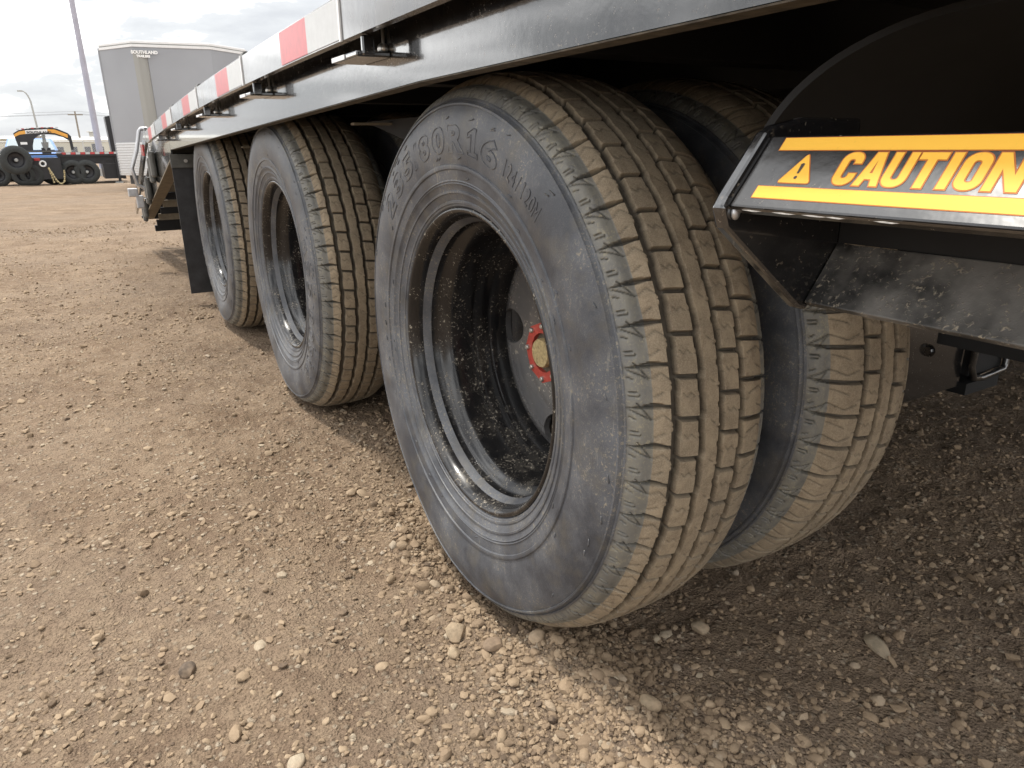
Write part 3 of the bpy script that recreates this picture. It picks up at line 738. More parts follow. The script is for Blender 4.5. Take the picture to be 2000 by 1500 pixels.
for y in (-.56, .5*AXLE, 1.5*AXLE, 2.5*AXLE):
    for x in (.555, 1.855):
        obj('spring_hanger', MB().box(x, x+.085, y-.04, y+.04, .44, .579), M['paint_under'], TR)
# angle iron and arch panel seen between beam and tyres
obj('brace_bar', MB().box(.03, 1.2, .500, .520, .712, .716), M['mud_steel'], TR)
obj('brace_bar', MB().box(.03, 1.2, 1.56, 1.58, .676, .680), M['mud_steel'], TR)
for y0_, zt_ in ((.40, .722), (1.46, .690)):
    obj('fender_gusset', MB().prism([(.105, y0_+.25, zt_), (.105, y0_-.10, zt_), (.105, y0_-.16, zt_-.05), (.105, y0_+.02, zt_-.042), (.105, y0_+.16, zt_-.016)], (.006, 0, 0)), M['paint_under'], TR)
# hanging frame seen past the inner tyre
hp = MB().box(.60, 1.075, -.115, -.095, .186, .579); obj('hanger_plate', hp, M['paint'], TR)
fr = MB()
fr.tube([(1.10, -.13, .50), (1.085, -.13, .23), (1.10, -.13, .203), (1.13, -.13, .198), (1.215, -.13, .203), (1.222, -.13, .215), (1.235, -.13, .50)], .007, 8)
obj('hanger_loop', fr, M['paint_dusty'], TR, smooth=50)
obj('hanger_foot', MB().box(1.088, 1.215, -.125, -.05, .165, .190), M['paint_under'], TR)
obj('hanger_box', MB().box(1.095, 1.222, -.12, -.02, .205, .579), M['paint_under'], TR)
obj('hanger_bolt', MB().lathe([(0, 0), (0, .008), (.006, .009), (.006, .013)], 12, .93, -.118, .285), M['paint'], TR)
# ------------------------------------------------------------------ the CAUTION step
YE = -.520
nose = Vector((-.086, 0, .635)); top = Vector((-.053, 0, .676)); fdir = (top-nose).normalized(); fn = Vector((-fdir.z, 0, fdir.x)); FH = (top-nose).length
yend = -1.0
def P(v, y): return (v.x, y, v.z)
th = -fn*.006
face = MB().prism([P(nose, YE-.010), P(top, YE-.010), P(top+th, YE-.010), P(nose+th, YE-.010)], (0, yend-YE+.010, 0)); obj('step_face', face, M['paint_step'], TR, bevel=.0015)
# rolled nose below the face and its return
nose_lip = MB().prism([P(nose+Vector((.0005, 0, -.0005)), YE-.010), P(nose+th+Vector((.0005, 0, -.0005)), YE-.010), (nose.x+.0085, YE-.010, nose.z-.0030), (nose.x+.002, YE-.010, nose.z-.0022)], (0, yend-YE+.010, 0)); obj('step_nose', nose_lip, M['paint'], TR, bevel=.001)
obj('step_back', MB().box(.026, .032, yend, YE-.0105, .604, .6725), M['paint_under'], TR)
obj('step_top', MB().prism([(top.x+.004, YE-.0105, top.z-.001), (top.x+.004, YE-.0105, top.z-.006), (.036, YE-.0105, .668), (.036, YE-.0105, .673)], (0, yend-YE+.0105, 0)), M['paint_dusty'], TR)
tipv = Vector((-.004, 0, .565)); inn = Vector((.025, 0, .604)); ln = Vector((-(inn-tipv).z, 0, (inn-tipv).x)).normalized()
obj('step_ledge', MB().prism([P(tipv, YE-.0105), P(inn, YE-.0105), P(inn-ln*.006, YE-.0105), P(tipv-ln*.006, YE-.0105)], (0, yend-YE+.0105, 0)), M['ledge'], TR, bevel=.001)
e1 = fn*.0045
ep = [nose+e1+Vector((-.002, 0, -.004)), nose+e1+fdir*.004, top+e1-fdir*.001, top+e1*.2+fdir*.007, Vector((-.022, 0, .687)), Vector((.036, 0, .687)), Vector((.036, 0, .594)), tipv+Vector((.004, 0, -.007)), tipv+Vector((-.005, 0, -.004)), nose+Vector((-.0005, 0, -.014))]
obj('step_end_plate', MB().prism([P(p, YE) for p in ep], (0, -.010, 0)), M['paint'], TR, bevel=.0025)
wb = MB().sphere((nose.x+.005, YE-.0115, nose.z-.0045), .0034, 10, 6, (1, .7, 1.3)); obj('weld_bead', wb, M['steel'], TR, smooth=60)
for y in (-.615, -.665, -.74):
    obj('step_bolt', MB().lathe([(0, 0), (0, .012), (.008, .014), (.008, .020)], 16, .017, y, .642), M['paint'], TR, smooth=30)
crg = random.Random(5)
for k in range(5):                                   # bare spots chipped along the nose edge
    y = YE-.016-.021*k-crg.uniform(0, .008); l_ = crg.uniform(.008, .017)
    obj('paint_chip', MB().prism([(nose.x-.0006, y, nose.z-.0016), (nose.x-.0006, y-l_*.4, nose.z-.0012), (nose.x-.0006, y-l_, nose.z-.0016), (nose.x-.0006, y-l_*.7, nose.z-.0022), (nose.x-.0006, y-l_*.3, nose.z-.0020)], (.0012, 0, -.0002)), M['alu_chip'], TR)
# curved splash guard behind the step
ac, ar = Vector((.05, -.605, .641)), .176
def arc(rr, a0, a1, n, x): return [(x, ac.y+rr*cos(R(a)), ac.z+rr*sin(R(a))) for a in np.linspace(a0, a1, n)]
rings = []
for a in np.linspace(-6, 172, 40):
    q = []
    for x, rr in ((.0500, ar), (.45, ar), (.45, ar-.006), (.0500, ar-.006)): q.append((x, ac.y+rr*cos(R(a)), ac.z+rr*sin(R(a))*.625))
    rings.append(q)
obj('splash_guard', MB().loft(rings), M['paint_under'], TR, smooth=30)
rm = []
for a in np.linspace(-6, 172, 40):
    q = []
    for x, rr in ((.0405, ar+.0005), (.0495, ar+.0005), (.0495, ar-.007), (.0405, ar-.007)): q.append((x, ac.y+rr*cos(R(a)), ac.z+rr*sin(R(a))*.625))
    rm.append(q)
obj('splash_guard_rim', MB().loft(rm), M['paint_under'], TR, smooth=30)
obj('guard_back', MB().box(.50, .508, -.98, -.36, .42, .763), M['paint_under'], TR)
# decal: stripes, warning triangle, letters
dec = empty('caution_decal', Vector((0, 0, 0)), TR); dec.location = -TR.location
def fpt(u, v, lift): p = nose + fdir*(v*FH) + fn*lift; return (p.x, YE-u, p.z)
def curve_shape(splines, lift, name, m, thick=.0003, off=0.0):
    cu = bpy.data.curves.new('c', 'CURVE'); cu.dimensions = '2D'; cu.fill_mode = 'BOTH'; cu.offset = off
    for pts in splines:
        s = cu.splines.new('POLY'); s.points.add(len(pts)-1); s.use_cyclic_u = True
        for p, q in zip(s.points, pts): p.co = (q[0], q[1], 0, 1)
    o = bpy.data.objects.new('c', cu); COL.objects.link(o)
    dg = bpy.context.evaluated_depsgraph_get(); me = bpy.data.meshes.new_from_object(o.evaluated_get(dg))
    vs = [v.co[:] for v in me.vertices]; fs = [tuple(p.vertices) for p in me.polygons]
    bpy.data.objects.remove(o); bpy.data.curves.remove(cu); bpy.data.meshes.remove(me)
    mb = MB(); mb.add([fpt(x, y/FH, lift) for x, y, z in vs], fs)
    return obj(name, mb, m, dec, world=False)
def rrect(x0, x1, y0, y1, r, n=6, cut=None):
    pts = []
    for cx, cy, a0 in ((x1-r, y1-r, 0), (x0+r, y1-r, 90), (x0+r, y0+r, 180), (x1-r, y0+r, 270)):
        for k in range(n+1): a = R(a0+90*k/n); pts.append((cx+r*cos(a), cy+r*sin(a)))
    return pts
b0, c0 = .352*FH, .758*FH; H_ = c0-b0
def letter(ch, x0, x1):
    s = .0044; y0, y1 = b0, c0; W = x1-x0; xm = (x0+x1)/2
    if ch == 'I': return [[(xm-s*.55, y0), (xm+s*.55, y0), (xm+s*.55, y1), (xm-s*.55, y1)]]
    if ch == 'T': return [[(xm-s*.52, y0), (xm+s*.52, y0), (xm+s*.52, y1-s*.95), (x1, y1-s*.95), (x1, y1), (x0, y1), (x0, y1-s*.95), (xm-s*.52, y1-s*.95)]]
    if ch == 'O': return [rrect(x0, x1, y0, y1, W*.46), rrect(x0+s, x1-s, y0+s, y1-s, (W-2*s)*.46)]
    if ch == 'N': return [[(x0, y0), (x0+s, y0), (x0+s, y0+H_*.58), (x1-s*1.05, y0), (x1, y0), (x1, y1), (x1-s, y1), (x1-s, y1-H_*.58), (x0+s*1.05, y1), (x0, y1)]]
    if ch == 'A': return [[(x0, y0), (x0+s*.95, y0), (x0+s*1.2, y0+H_*.2), (x1-s*1.2, y0+H_*.2), (x1-s*.95, y0), (x1, y0), (xm+s*.62, y1), (xm-s*.62, y1)],
                          [(x0+s*1.42, y0+H_*.38), (x1-s*1.42, y0+H_*.38), (xm, y0+H_*.78)]]
    o = rrect(x0, x1, y0, y1, W*.44, 6); i = rrect(x0+s, x1-s, y0+s, y1-s, (W-2*s)*.44, 6)
    if ch == 'U':
        k = 7
        ob = [(x0, y1)] + o[14:28] + [(x1, y1)]; ib = [(x1-s, y1)] + list(reversed(i[14:28])) + [(x0+s, y1)]
        return [ob + ib]
    if ch == 'C':   # opening on the right between 38% and 62%
        lo_, hi_ = y0+H_*.36, y0+H_*.66
        ob = [(x1, hi_)] + o[0:7] + o[7:14] + o[14:21] + o[21:28] + [(x1, lo_)]
        ib = [(x1-s, lo_)] + list(reversed(i[21:28])) + list(reversed(i[14:21])) + list(reversed(i[7:14])) + list(reversed(i[0:7])) + [(x1-s, hi_)]
        return [ob + ib]
xx = [('C', .0703, .0828), ('A', .0843, .0985), ('U', .0990, .1120), ('T', .1130, .1268), ('I', .1285, .1345), ('O', .1360, .1485), ('N', .1502, .1655)]
for ch, a, b_ in xx:
    curve_shape(letter(ch, a, b_), .00018, 'letter_backing', M['orange_edge'], off=.0007)
    curve_shape(letter(ch, a, b_), .00034, 'letter', M['yellow'])
for v0, v1, u0 in ((.790, .955, .0228), (.138, .293, .0236)):
    ue = .46
    curve_shape([[(u0-.0006, v0*FH-.0005), (ue, v0*FH-.0005), (ue, v1*FH+.0005), (u0-.0006, v1*FH+.0005)]], .00018, 'stripe_backing', M['orange_edge'])
    curve_shape([[(u0, v0*FH), (ue, v0*FH), (ue, v1*FH), (u0, v1*FH)]], .00034, 'stripe', M['yellow'])
tri = [(.0352, .352*FH), (.0574, .352*FH), (.0460, .742*FH)]
def rtri(p, r):
    out_ = []; n = len(p)
    for i in range(n):
        a, b_, c = Vector(p[i-1]), Vector(p[i]), Vector(p[(i+1) % n])
        d1 = (a-b_).normalized(); d2 = (c-b_).normalized()
        for t in (0, .25, .5, .75, 1): q = b_ + (d1*(1-t)**2 + d2*t**2)*r; out_.append((q.x, q.y))
    return out_
curve_shape([rtri(tri, .0022)], .00018, 'triangle_backing', M['orange_edge'], off=.0006)
curve_shape([rtri(tri, .0022)], .00034, 'warning_triangle', M['yellow'])
curve_shape([[(.0449, .60*FH), (.0455, .475*FH), (.0469, .475*FH), (.0475, .60*FH), (.0462, .615*FH)], [(.0462+.0011*cos(2*pi*k/12), .422*FH+.0011*sin(2*pi*k/12)) for k in range(12)]], .0005, 'exclamation_mark', M['ink'])

# ------------------------------------------------------------------ mud flap and dovetail
fp = MB()
rg = []
for z in np.linspace(.607, .058, 9):
    bend = .010*((.607-z)/.55)**2; rg.append([(-.068, 2.600+bend, z), (.44, 2.600+bend, z), (.44, 2.607+bend, z), (-.068, 2.607+bend, z)])
obj('mud_flap', fp.loft(rg), M['rubber'], TR)
obj('flap_bracket', MB().box(-.071, .44, 2.590, 2.5995, .600, .656), M['grey_plate'], TR, bevel=.002)
obj('bracket_bolt', MB().tube([(-.012, 2.575, .628), (-.012, 2.5899, .628)], .007, 8), M['zinc'], TR)
# dovetail: rail and side web slope down to the back
def dove(y, h): t = (y-3.2)/1.7; return h - .50*t
dv = [(XW, 2.665, .6480), (XW, 4.86, .222), (XW, 4.86, .330), (XW, 3.2, .770), (XW, 2.665, zrb(2.665)+.04)]
obj('dovetail_beam', MB().prism(dv, (.006, 0, 0)), M['paint'], TR)
obj('dovetail_flange', MB().prism([(XW-.001, 2.664, .6470), (XW-.001, 4.86, .2205), (XW-.001, 4.86, .2125), (XW-.001, 2.664, .6390)], (.060, 0, 0)), M['mud_steel'], TR)
obj('dovetail_rail', MB().prism([(XR, 3.205, .722), (XR, 4.90, .250), (XR, 4.90, .305), (XR, 3.205, .777)], (.012, 0, 0)), M['rail'], TR)
for k in range(3):
    y = 3.36+.5*k; z = .722-.2785*(y-3.205)
    for q in (0, .12):
        zz_ = z-.2785*q
        obj('dovetail_pocket', MB().box(XR+.014, XW-.002, y+q, y+q+.075, zz_-.14, zz_-.010), M['grey_plate'], TR, bevel=.012)
    obj('pocket_shelf', MB().box(XR+.013, XW-.002, y+.26, y+.32, z-.16, z-.146), M['paint'], TR)
for y in np.arange(3.0, 4.9, .21):
    z = .70-.262*(y-2.9)
    obj('dovetail_slat', MB().box(.005, 2.44, y, y+.045, z-.055, z-.015), M['mud_steel'] if (int(y*100) % 2) else M['paint_under'], TR)
obj('dovetail_end_plate', MB().box(.0055, 2.44, 4.82, 4.86, .215, .40), M['paint_under'], TR)
ddk = MB().prism([(.0055, 3.21, .790), (.0055, 4.86, .345), (.0055, 4.86, .335), (.0055, 3.21, .780)], (2.43, 0, 0)); obj('dovetail_deck', ddk, M['paint_under'], TR)
obj('ramp_handle', MB().tube([(-.035, 3.8, .787), (-.070, 3.8, .786), (-.079, 3.8, .776), (-.107, 3.8, .672), (-.145, 3.8, .580), (-.1445, 3.8, .565), (-.132, 3.8, .49), (-.10, 3.8, .47)], .0105, 10), M['steel'], TR, smooth=50)
obj('ramp_hinge', MB().box(-.185, -.135, 3.80, 3.86, .425, .470).box(-.150, -.112, 3.81, 3.85, .36, .43), M['steel'], TR, bevel=.004)
obj('side_reflector', MB().box(XR-.006, XR-.0005, 3.40, 3.52, .645, .70), M['darkred'], TR)

# ------------------------------------------------------------------ larger stones one can pick out
STONE_DEFS = [
 ((-.075, -.075), (.019, .015, .015), (.31, .238, .160), 'large pale angular stone just below the near front tyre'),
 ((-.045, -.132), (.016, .014, .009), (.22, .16, .11), 'dark brown flat stone below the large pale one by the tyre'),
 ((-.095, -.105), (.011, .009, .008), (.36, .28, .19), 'small tan stone left of the large pale stone by the tyre'),
 ((.012, -.155), (.014, .011, .010), (.38, .29, .20), 'tan wedge-shaped stone on the gravel ridge under the tyre edge'),
 ((.060, -.330), (.017, .012, .010), (.35, .27, .18), 'blocky tan stone on the shadow edge of the gravel ridge'),
 ((.415, -.400), (.026, .012, .008), (.34, .28, .20), 'long flat stone lying in the trailer shade at lower right'),
 ((.235, -.240), (.017, .015, .009), (.33, .26, .18), 'round tan stone in the shade right of the front tyre'),
 ((-.415, .060), (.014, .011, .010), (.12, .092, .070), 'dark brown stone on the open soil left of the front tyre'),
 ((-.480, -.190), (.013, .011, .008), (.25, .23, .22), 'grey rounded stone on bare soil in the foreground'),
 ((-.330, -.180), (.014, .010, .006), (.38, .315, .23), 'cream flat stone pressed into the soil near the bottom edge'),
 ((-.760, .075), (.013, .011, .008), (.62, .40, .15), 'yellow ochre stone near the left edge of the yard'),
]
def build_stone(i, p, sz, col, label):
    v, f = ico(3); g = np.random.default_rng(100+i)
    n = v.copy(); h = 1
    for k in range(7):                                  # knock flat facets off a ball
        d = g.normal(size=3); d /= np.linalg.norm(d); t = g.uniform(.62, .86)
        e = n@d; n = n - np.maximum(e-t, 0)[:, None]*d[None]*.9
    n *= np.array(sz)[None]
    a = g.uniform(0, pi); c, s = cos(a), sin(a)
    n = np.stack([n[:, 0]*c-n[:, 1]*s, n[:, 0]*s+n[:, 1]*c, n[:, 2]], -1)
    me = np_mesh('stone', n, f); me.shade_smooth(); me.set_sharp_from_angle(angle=R(32))
    o = link('stone', me, stone_mat('stone_%d' % i, col)); o.location = (p[0], p[1], float(gz(p[0], p[1]))+sz[2]*.45)
    tag(o, label, 'stone', 'larger stones lying on the gravel')
for i, d in enumerate(STONE_DEFS): build_stone(i, *d)

# ------------------------------------------------------------------ far things
def far_wheel(parent, c, r, wdt, name='wheel', face=-1, axis='y'):
    mb = MB().lathe([(-wdt/2, r*.56), (-wdt/2-.01, r*.66), (-wdt/2, r*.9), (-wdt/2+.03, r), (wdt/2-.03, r), (wdt/2, r*.9), (wdt/2, r*.56)], 36)
    rm = MB().lathe([(wdt/2, r*.56), (-wdt/2+.01, r*.56), (-wdt/2+.03, r*.50), (-wdt/2+.07, r*.46), (-wdt/2+.09, r*.20), (-wdt/2+.03, r*.16), (-wdt/2+.03, 0)], 36)
    hubm = MB().lathe([(-wdt/2+.0, 0), (-wdt/2+.0, r*.10), (-wdt/2+.05, r*.15)], 16)
    t = empty(name, c, parent, rz=pi/2)
    obj('tyre', mb, M['bgtyre'], t, world=False, smooth=40); obj('rim', rm, M['bgblack'], t, world=False, smooth=40); obj('hub_cap', hubm, M['lamp'], t, world=False)
    return t
# enclosed cargo trailer
gzf = lambda x, y: float(gz(x, y))
CT = empty('cargo_trailer', (1.6, 18, gzf(1.6, 18)))
tag(CT, 'tall grey enclosed cargo trailer with chamfered nose and white roof trim', 'trailer')
A, B_, C_, D_ = Vector((.407, 16.13, 0)), Vector((.907, 15.29, 0)), Vector((2.268, 15.12, 0)), Vector((3.064, 15.75, 0))
ax = Vector((.124, .992, 0)); Ab = A+ax*6; Db = D_+ax*6
zb, zt = .20, 2.545
def wall(a, b, z0, z1, t=.03):
    d = (b-a).normalized(); n = Vector((-d.y, d.x, 0))
    if n.y < 0 and abs(n.y) > .3: n = -n
    return MB().prism([(a.x, a.y, z0), (b.x, b.y, z0), (b.x+n.x*t, b.y+n.y*t, z0), (a.x+n.x*t, a.y+n.y*t, z0)], (0, 0, z1-z0))
obj('nose_panel', wall(A, B_, zb, zt), M['cargo'], CT); obj('nose_panel', wall(C_, D_, zb, zt), M['cargo'], CT)
P1 = B_ + (C_-B_)*.02; P2 = B_ + (C_-B_)*.20
dv_ = (C_-B_).normalized(); nv = Vector((dv_.y, -dv_.x, 0))
if nv.y > 0: nv = -nv
pp = []
for t in np.linspace(0, 1, 7):
    q = B_ + dv_*(.24*t) + nv*(.05*math.sin(pi*t)); pp.append((q.x, q.y, zb))
back = [(q[0]-nv.x*.03, q[1]-nv.y*.03, zb) for q in pp]
obj('corner_post', MB().prism(pp + back[::-1], (0, 0, zt-zb-.12)), M['cargo_post'], CT, smooth=50)
obj('front_panel', wall(B_+dv_*.245, C_, zb, zt), M['cargo'], CT)
obj('front_panel', wall(B_, B_+dv_*.244, zt-.115, zt), M['cargo'], CT)
obj('side_wall', wall(A+ax*.01, Ab, zb, zt), M['cargo'], CT); obj('side_wall', wall(D_+ax*.01, Db, zb, zt), M['cargo'], CT); obj('rear_wall', wall(Ab, Db, zb, zt), M['cargo'], CT)
poly = [A, B_, C_, D_, Db, Ab]; ctr = sum(poly, Vector((0,0,0)))/6
def scale_poly(s, z): return [(ctr.x+(p.x-ctr.x)*s, ctr.y+(p.y-ctr.y)*s, z) for p in poly]
obj('roof', MB().loft([scale_poly(.985, zt+.001), scale_poly(.985, zt+.085), scale_poly(.80, zt+.13)]), M['offwhite'], CT)
obj('roof_trim', MB().loft([scale_poly(1.006, zt-.035), scale_poly(1.006, zt+.010)]), M['offwhite'], CT)
obj('roof_trim', MB().loft([scale_poly(1.004, zt+.030), scale_poly(1.004, zt+.062)]), M['offwhite'], CT)
obj('trim_shadow_gap', MB().loft([scale_poly(.998, zt+.0105), scale_poly(.998, zt+.0295)]), M['lamp'], CT)
nl = (B_-A).normalized(); nn = Vector((nl.y, -nl.x, 0))
if nn.y > 0: nn = -nn
for a, b in ((A, B_), (B_, C_), (C_, D_)):
    d = (b-a).normalized(); n = Vector((d.y, -d.x, 0)); n = n if n.y < 0 else -n
    q = [a+n*.004+d*.012, b+n*.004-d*.012]
    obj('stone_guard', MB().prism([(q[0].x, q[0].y, zb+.004), (q[1].x, q[1].y, zb+.004), (q[1].x+n.x*.008, q[1].y+n.y*.008, zb+.004), (q[0].x+n.x*.008, q[0].y+n.y*.008, zb+.004)], (0, 0, .62)), M['alu'], CT)
    for k in range(12):
        z = zb+.03+.05*k
        obj('guard_rib', MB().prism([(q[0].x+n.x*.0085, q[0].y+n.y*.0085, z), (q[1].x+n.x*.0085, q[1].y+n.y*.0085, z), (q[1].x+n.x*.022, q[1].y+n.y*.022, z+.008), (q[0].x+n.x*.022, q[0].y+n.y*.022, z+.008)], (0, 0, .014)), M['alu'], CT)
obj('chassis', MB().prism(scale_poly(.9, .02), (0, 0, .175)), M['bgblack'], CT)
def flat_text(body, size, origin, xdir, zscale, parent, name, m, lift):
    cu = bpy.data.curves.new('t', 'FONT'); cu.body = body; cu.size = size; cu.offset = .004; cu.extrude = .002
    o = bpy.data.objects.new('t', cu); COL.objects.link(o); dg = bpy.context.evaluated_depsgraph_get(); me = bpy.data.meshes.new_from_object(o.evaluated_get(dg))
    vs = [v.co[:] for v in me.vertices]; fs = [tuple(p.vertices) for p in me.polygons]
    bpy.data.objects.remove(o); bpy.data.curves.remove(cu); bpy.data.meshes.remove(me)
    xd = Vector(xdir).normalized(); nn_ = Vector((xd.y, -xd.x, 0)); o0 = Vector(origin)
    mb = MB(); mb.add([tuple(o0 + xd*x + Vector((0, 0, y*zscale)) + nn_*(lift+z)) for x, y, z in vs], fs)
    return obj(name, mb, m, parent)
o_ = B_ - dv_*.02 + Vector((0, 0, zt-.155))
flat_text('SOUTHLAND', .075, o_, dv_, 1.0, CT, 'lettering', M['white'], .062)
flat_text('TRAILERS', .055, o_ + dv_*.08 + Vector((0, 0, -.062)), dv_, 1.0, CT, 'lettering', M['white'], .062)
for s in (0, 1):
    for k in range(2):
        c = (A if s == 0 else D_) + ax*(3.2+.85*k) + Vector((.12 if s == 0 else -.12, 0, 0))
        wv_ = far_wheel(CT, Vector((c.x, c.y, .34+gzf(c.x, c.y)))-wloc(CT), .34, .2); wv_.rotation_euler[2] = -.12
# gooseneck flat deck trailer
gy = 26.2; G0 = gzf(0, gy)
GT = empty('gooseneck_trailer', (-.3, gy, G0))
tag(GT, 'black gooseneck trailer with an orange striped arched neck and spare wheel', 'trailer')
def xz(pts, y): return [(x, y, z) for x, z in pts]
neck = [(-1.76, 1.20), (-1.62, 1.29), (-1.3, 1.35), (-.80, 1.375), (-.62, 1.33), (-.36, 1.20), (-.29, 1.10), (-.285, .72), (-.36, .72), (-.37, 1.00), (-.52, 1.10), (-.72, 1.17), (-.88, 1.185), (-1.02, 1.185), (-1.16, 1.16), (-1.30, 1.04), (-1.36, .86), (-1.38, .70), (-1.68, .70)]
for yy in (gy-.35, gy+.45): obj('neck_plate', MB().prism(xz(neck, yy), (0, .06, 0)), M['bgblack'], GT)
obj('neck_band', MB().prism(xz([(-1.745, 1.10), (-1.735, 1.18), (-1.6, 1.255), (-1.45, 1.28), (-1.45, 1.185), (-1.6, 1.165)], gy-.358), (0, .006, 0)), M['bgorange'], GT)
obj('neck_band', MB().prism(xz([(-.88, 1.215), (-.88, 1.315), (-.70, 1.31), (-.38, 1.165), (-.385, 1.065), (-.70, 1.205)], gy-.358), (0, .006, 0)), M['bgorange'], GT)
obj('neck_banner', MB().prism(xz([(-1.448, 1.187), (-1.448, 1.285), (-.882, 1.315), (-.882, 1.215)], gy-.360), (0, .006, 0)), M['white'], GT)
flat_text('SOUTHLAND', .105, (-1.42, gy-.362, 1.205), (1, .0, 0), .72, GT, 'lettering', M['bgblack'], .004)
for k in range(9):
    x = -1.66+.125*k; z = 1.295+.06*math.sin(min(1, (x+1.76)/.9)*pi/2)
    obj('neck_tape', MB().box(x, x+.07, gy-.362, gy-.355, z-.005, z+.022), M['tape_red'] if k % 2 else M['tape_white'], GT)
obj('neck_label', MB().box(-1.63, -1.46, gy-.358, gy-.352, .885, .955), M['white'], GT)
obj('coupler', MB().tube([(-1.02, gy, 1.20), (-1.02, gy, .95)], .05, 12).tube([(-1.02, gy, .95), (-1.02, gy, .70)], .10, 12, .06), M['lamp'], GT, smooth=40)
obj('coupler_post', MB().box(-1.14, -.90, gy-.06, gy+.10, .62, .79), M['bgblack'], GT)
for k, z in enumerate((.69, .60)): obj('front_bar', MB().box(-1.55, -.62, gy-.42, gy-.37, z-.03, z+.02), M['bgblack'] if k else M['grey_plate'], GT)
obj('front_box', MB().box(-1.5, -.70, gy-.55, gy+.5, -.12, .50), M['bgblack'], GT)
obj('deck', MB().box(-.78, .92, gy-.38, gy+1.9, .52, .62), M['bgblack'], GT)
obj('deck_floor', MB().box(-.77, .91, gy-.375, gy+1.9, .6205, .65), M['mud_steel'], GT)
for k in range(13): obj('deck_tape', MB().box(-.78+.13*k, -.66+.13*k, gy-.388, gy-.381, .585, .645), M['tape_red'] if k % 2 else M['tape_white'], GT)
obj('skirt', MB().box(-.75, .95, gy-.30, gy-.24, .30, .5195), M['bgblack'], GT)
obj('rear_frame', MB().box(.42, .96, gy-.30, gy+1.8, -.16, .29), M['bgblack'], GT)
for x in (-.98, -.70, -.42, -.05): 
    far_wheel(GT, Vector((x, gy-.05 if x < -.6 else gy-.30, G0+.36))-GT.location, .36, .22)
obj('upright_ramp', MB().prism([(.74, gy-.2, .64), (.71, gy-.2, 1.69), (.86, gy-.2, 1.72), (1.02, gy-.2, -.18), (.93, gy-.2, -.18)], (0, .9, 0)), M['bgblack'], GT)
obj('landing_leg', MB().box(.78, .86, gy-.42, gy-.34, G0+.04, .45), M['bgblack'], GT); obj('leg_foot', MB().box(.68, .90, gy-.5, gy-.28, G0+.005, G0+.039), M['lamp'], GT)
obj('notice_plate', MB().box(.86, .95, gy-.44, gy-.43, .38, .58), M['white'], GT)
sw = far_wheel(GT, Vector((-1.78, gy-1.6, .46))-GT.location, .395, .24, 'spare_wheel'); sw.rotation_euler[2] = pi/2+.25
obj('spare_bracket', MB().box(-1.80, -1.4, gy-1.5, gy-.56, .40, .50), M['bgblack'], GT)
ringm = MB()
for k in range(20):
    a0, a1 = 2*pi*k/20, 2*pi*(k+1)/20; ringm.tube([(-1.17+.075*cos(a0), gy-.6, .33+.075*sin(a0)), (-1.17+.075*cos(a1), gy-.6, .33+.075*sin(a1))], .024, 8)
obj('coupling_ring', ringm, M['white'], GT, smooth=50)
def chain(pts):
    mb = MB(); pts = [Vector(p) for p in pts]
    for a, b in zip(pts[:-1], pts[1:]):
        n = max(2, int((b-a).length/.06))
        for k in range(n):
            p, q = a.lerp(b, k/n), a.lerp(b, (k+.8)/n); mb.tube([p, q], .020 if k % 2 else .028, 6)
    return mb
obj('safety_chain', chain([(-1.05, gy-.62, .22), (-.98, gy-.62, .05), (-.90, gy-.62, -.17), (-.80, gy-.62, -.27), (-.70, gy-.62, -.20), (-.66, gy-.62, .05), (-.66, gy-.62, .15)]), M['chain'], GT)
obj('safety_chain', chain([(-1.04, gy-.60, .20), (-1.00, gy-.60, -.05), (-.97, gy-.60, -.24)]), M['chain'], GT)
obj('tail_lamp', MB().box(-1.37, -1.22, gy-.575, gy-.551, .42, .50), M['darkred'], GT)
# neighbour trailer's dark wheels at the picture edge
LT = empty('low_trailer', (-2.6, gy-.4, gzf(-2.6, gy))); tag(LT, 'low black trailer parked behind the spare wheel at the far left', 'trailer')
obj('frame', MB().box(-4.6, -1.7, gy-.5, gy+1.2, .18, .32), M['bgblack'], LT)
for x in (-2.35, -1.72, -1.50): far_wheel(LT, Vector((x, gy-.45, G0+.32))-LT.location, .32, .22)
obj('tail_board', MB().box(-4.5, -1.72, gy-.52, gy-.505, .325, .60), M['bgblack'], LT)
# blue pickup
BP = empty('parked_car', (-1.6, 31, gzf(-1.6, 31))); tag(BP, 'bright blue car parked behind the arched gooseneck neck', 'car'); bz = gzf(-1.6, 31)
def car_ring(y, z0, z1, hw0, hw1): return [(-1.6-hw0, y, z0), (-1.6+hw0, y, z0), (-1.6+hw0, y, (z0+z1)*.55), (-1.6+hw1, y, z1), (-1.6-hw1, y, z1), (-1.6-hw0, y, (z0+z1)*.55)]
obj('body', MB().loft([car_ring(29.9, bz+.40, bz+.86, .86, .74), car_ring(30.0, bz+.30, bz+.93, .93, .82), car_ring(31.2, bz+.30, bz+1.0, .96, .88), car_ring(35.2, bz+.30, bz+1.0, .96, .90)]), M['blue'], BP, bevel=.04)
obj('cab', MB().loft([[(-2.44, 31.15, bz+.97), (-.76, 31.15, bz+.97), (-.76, 33.4, bz+.97), (-2.44, 33.4, bz+.97)], [(-2.28, 31.9, bz+1.45), (-.92, 31.9, bz+1.45), (-.92, 33.2, bz+1.45), (-2.28, 33.2, bz+1.45)]]), M['blue'], BP, bevel=.04)
obj('windscreen', MB().prism([(-2.34, 31.215, bz+1.03), (-.86, 31.215, bz+1.03), (-.99, 31.80, bz+1.39), (-2.21, 31.80, bz+1.39)], (0, -.03, .02)), M['glass'], BP)
obj('grille', MB().box(-2.2, -1.0, 29.86, 29.895, bz+.50, bz+.76), M['bgblack'], BP)
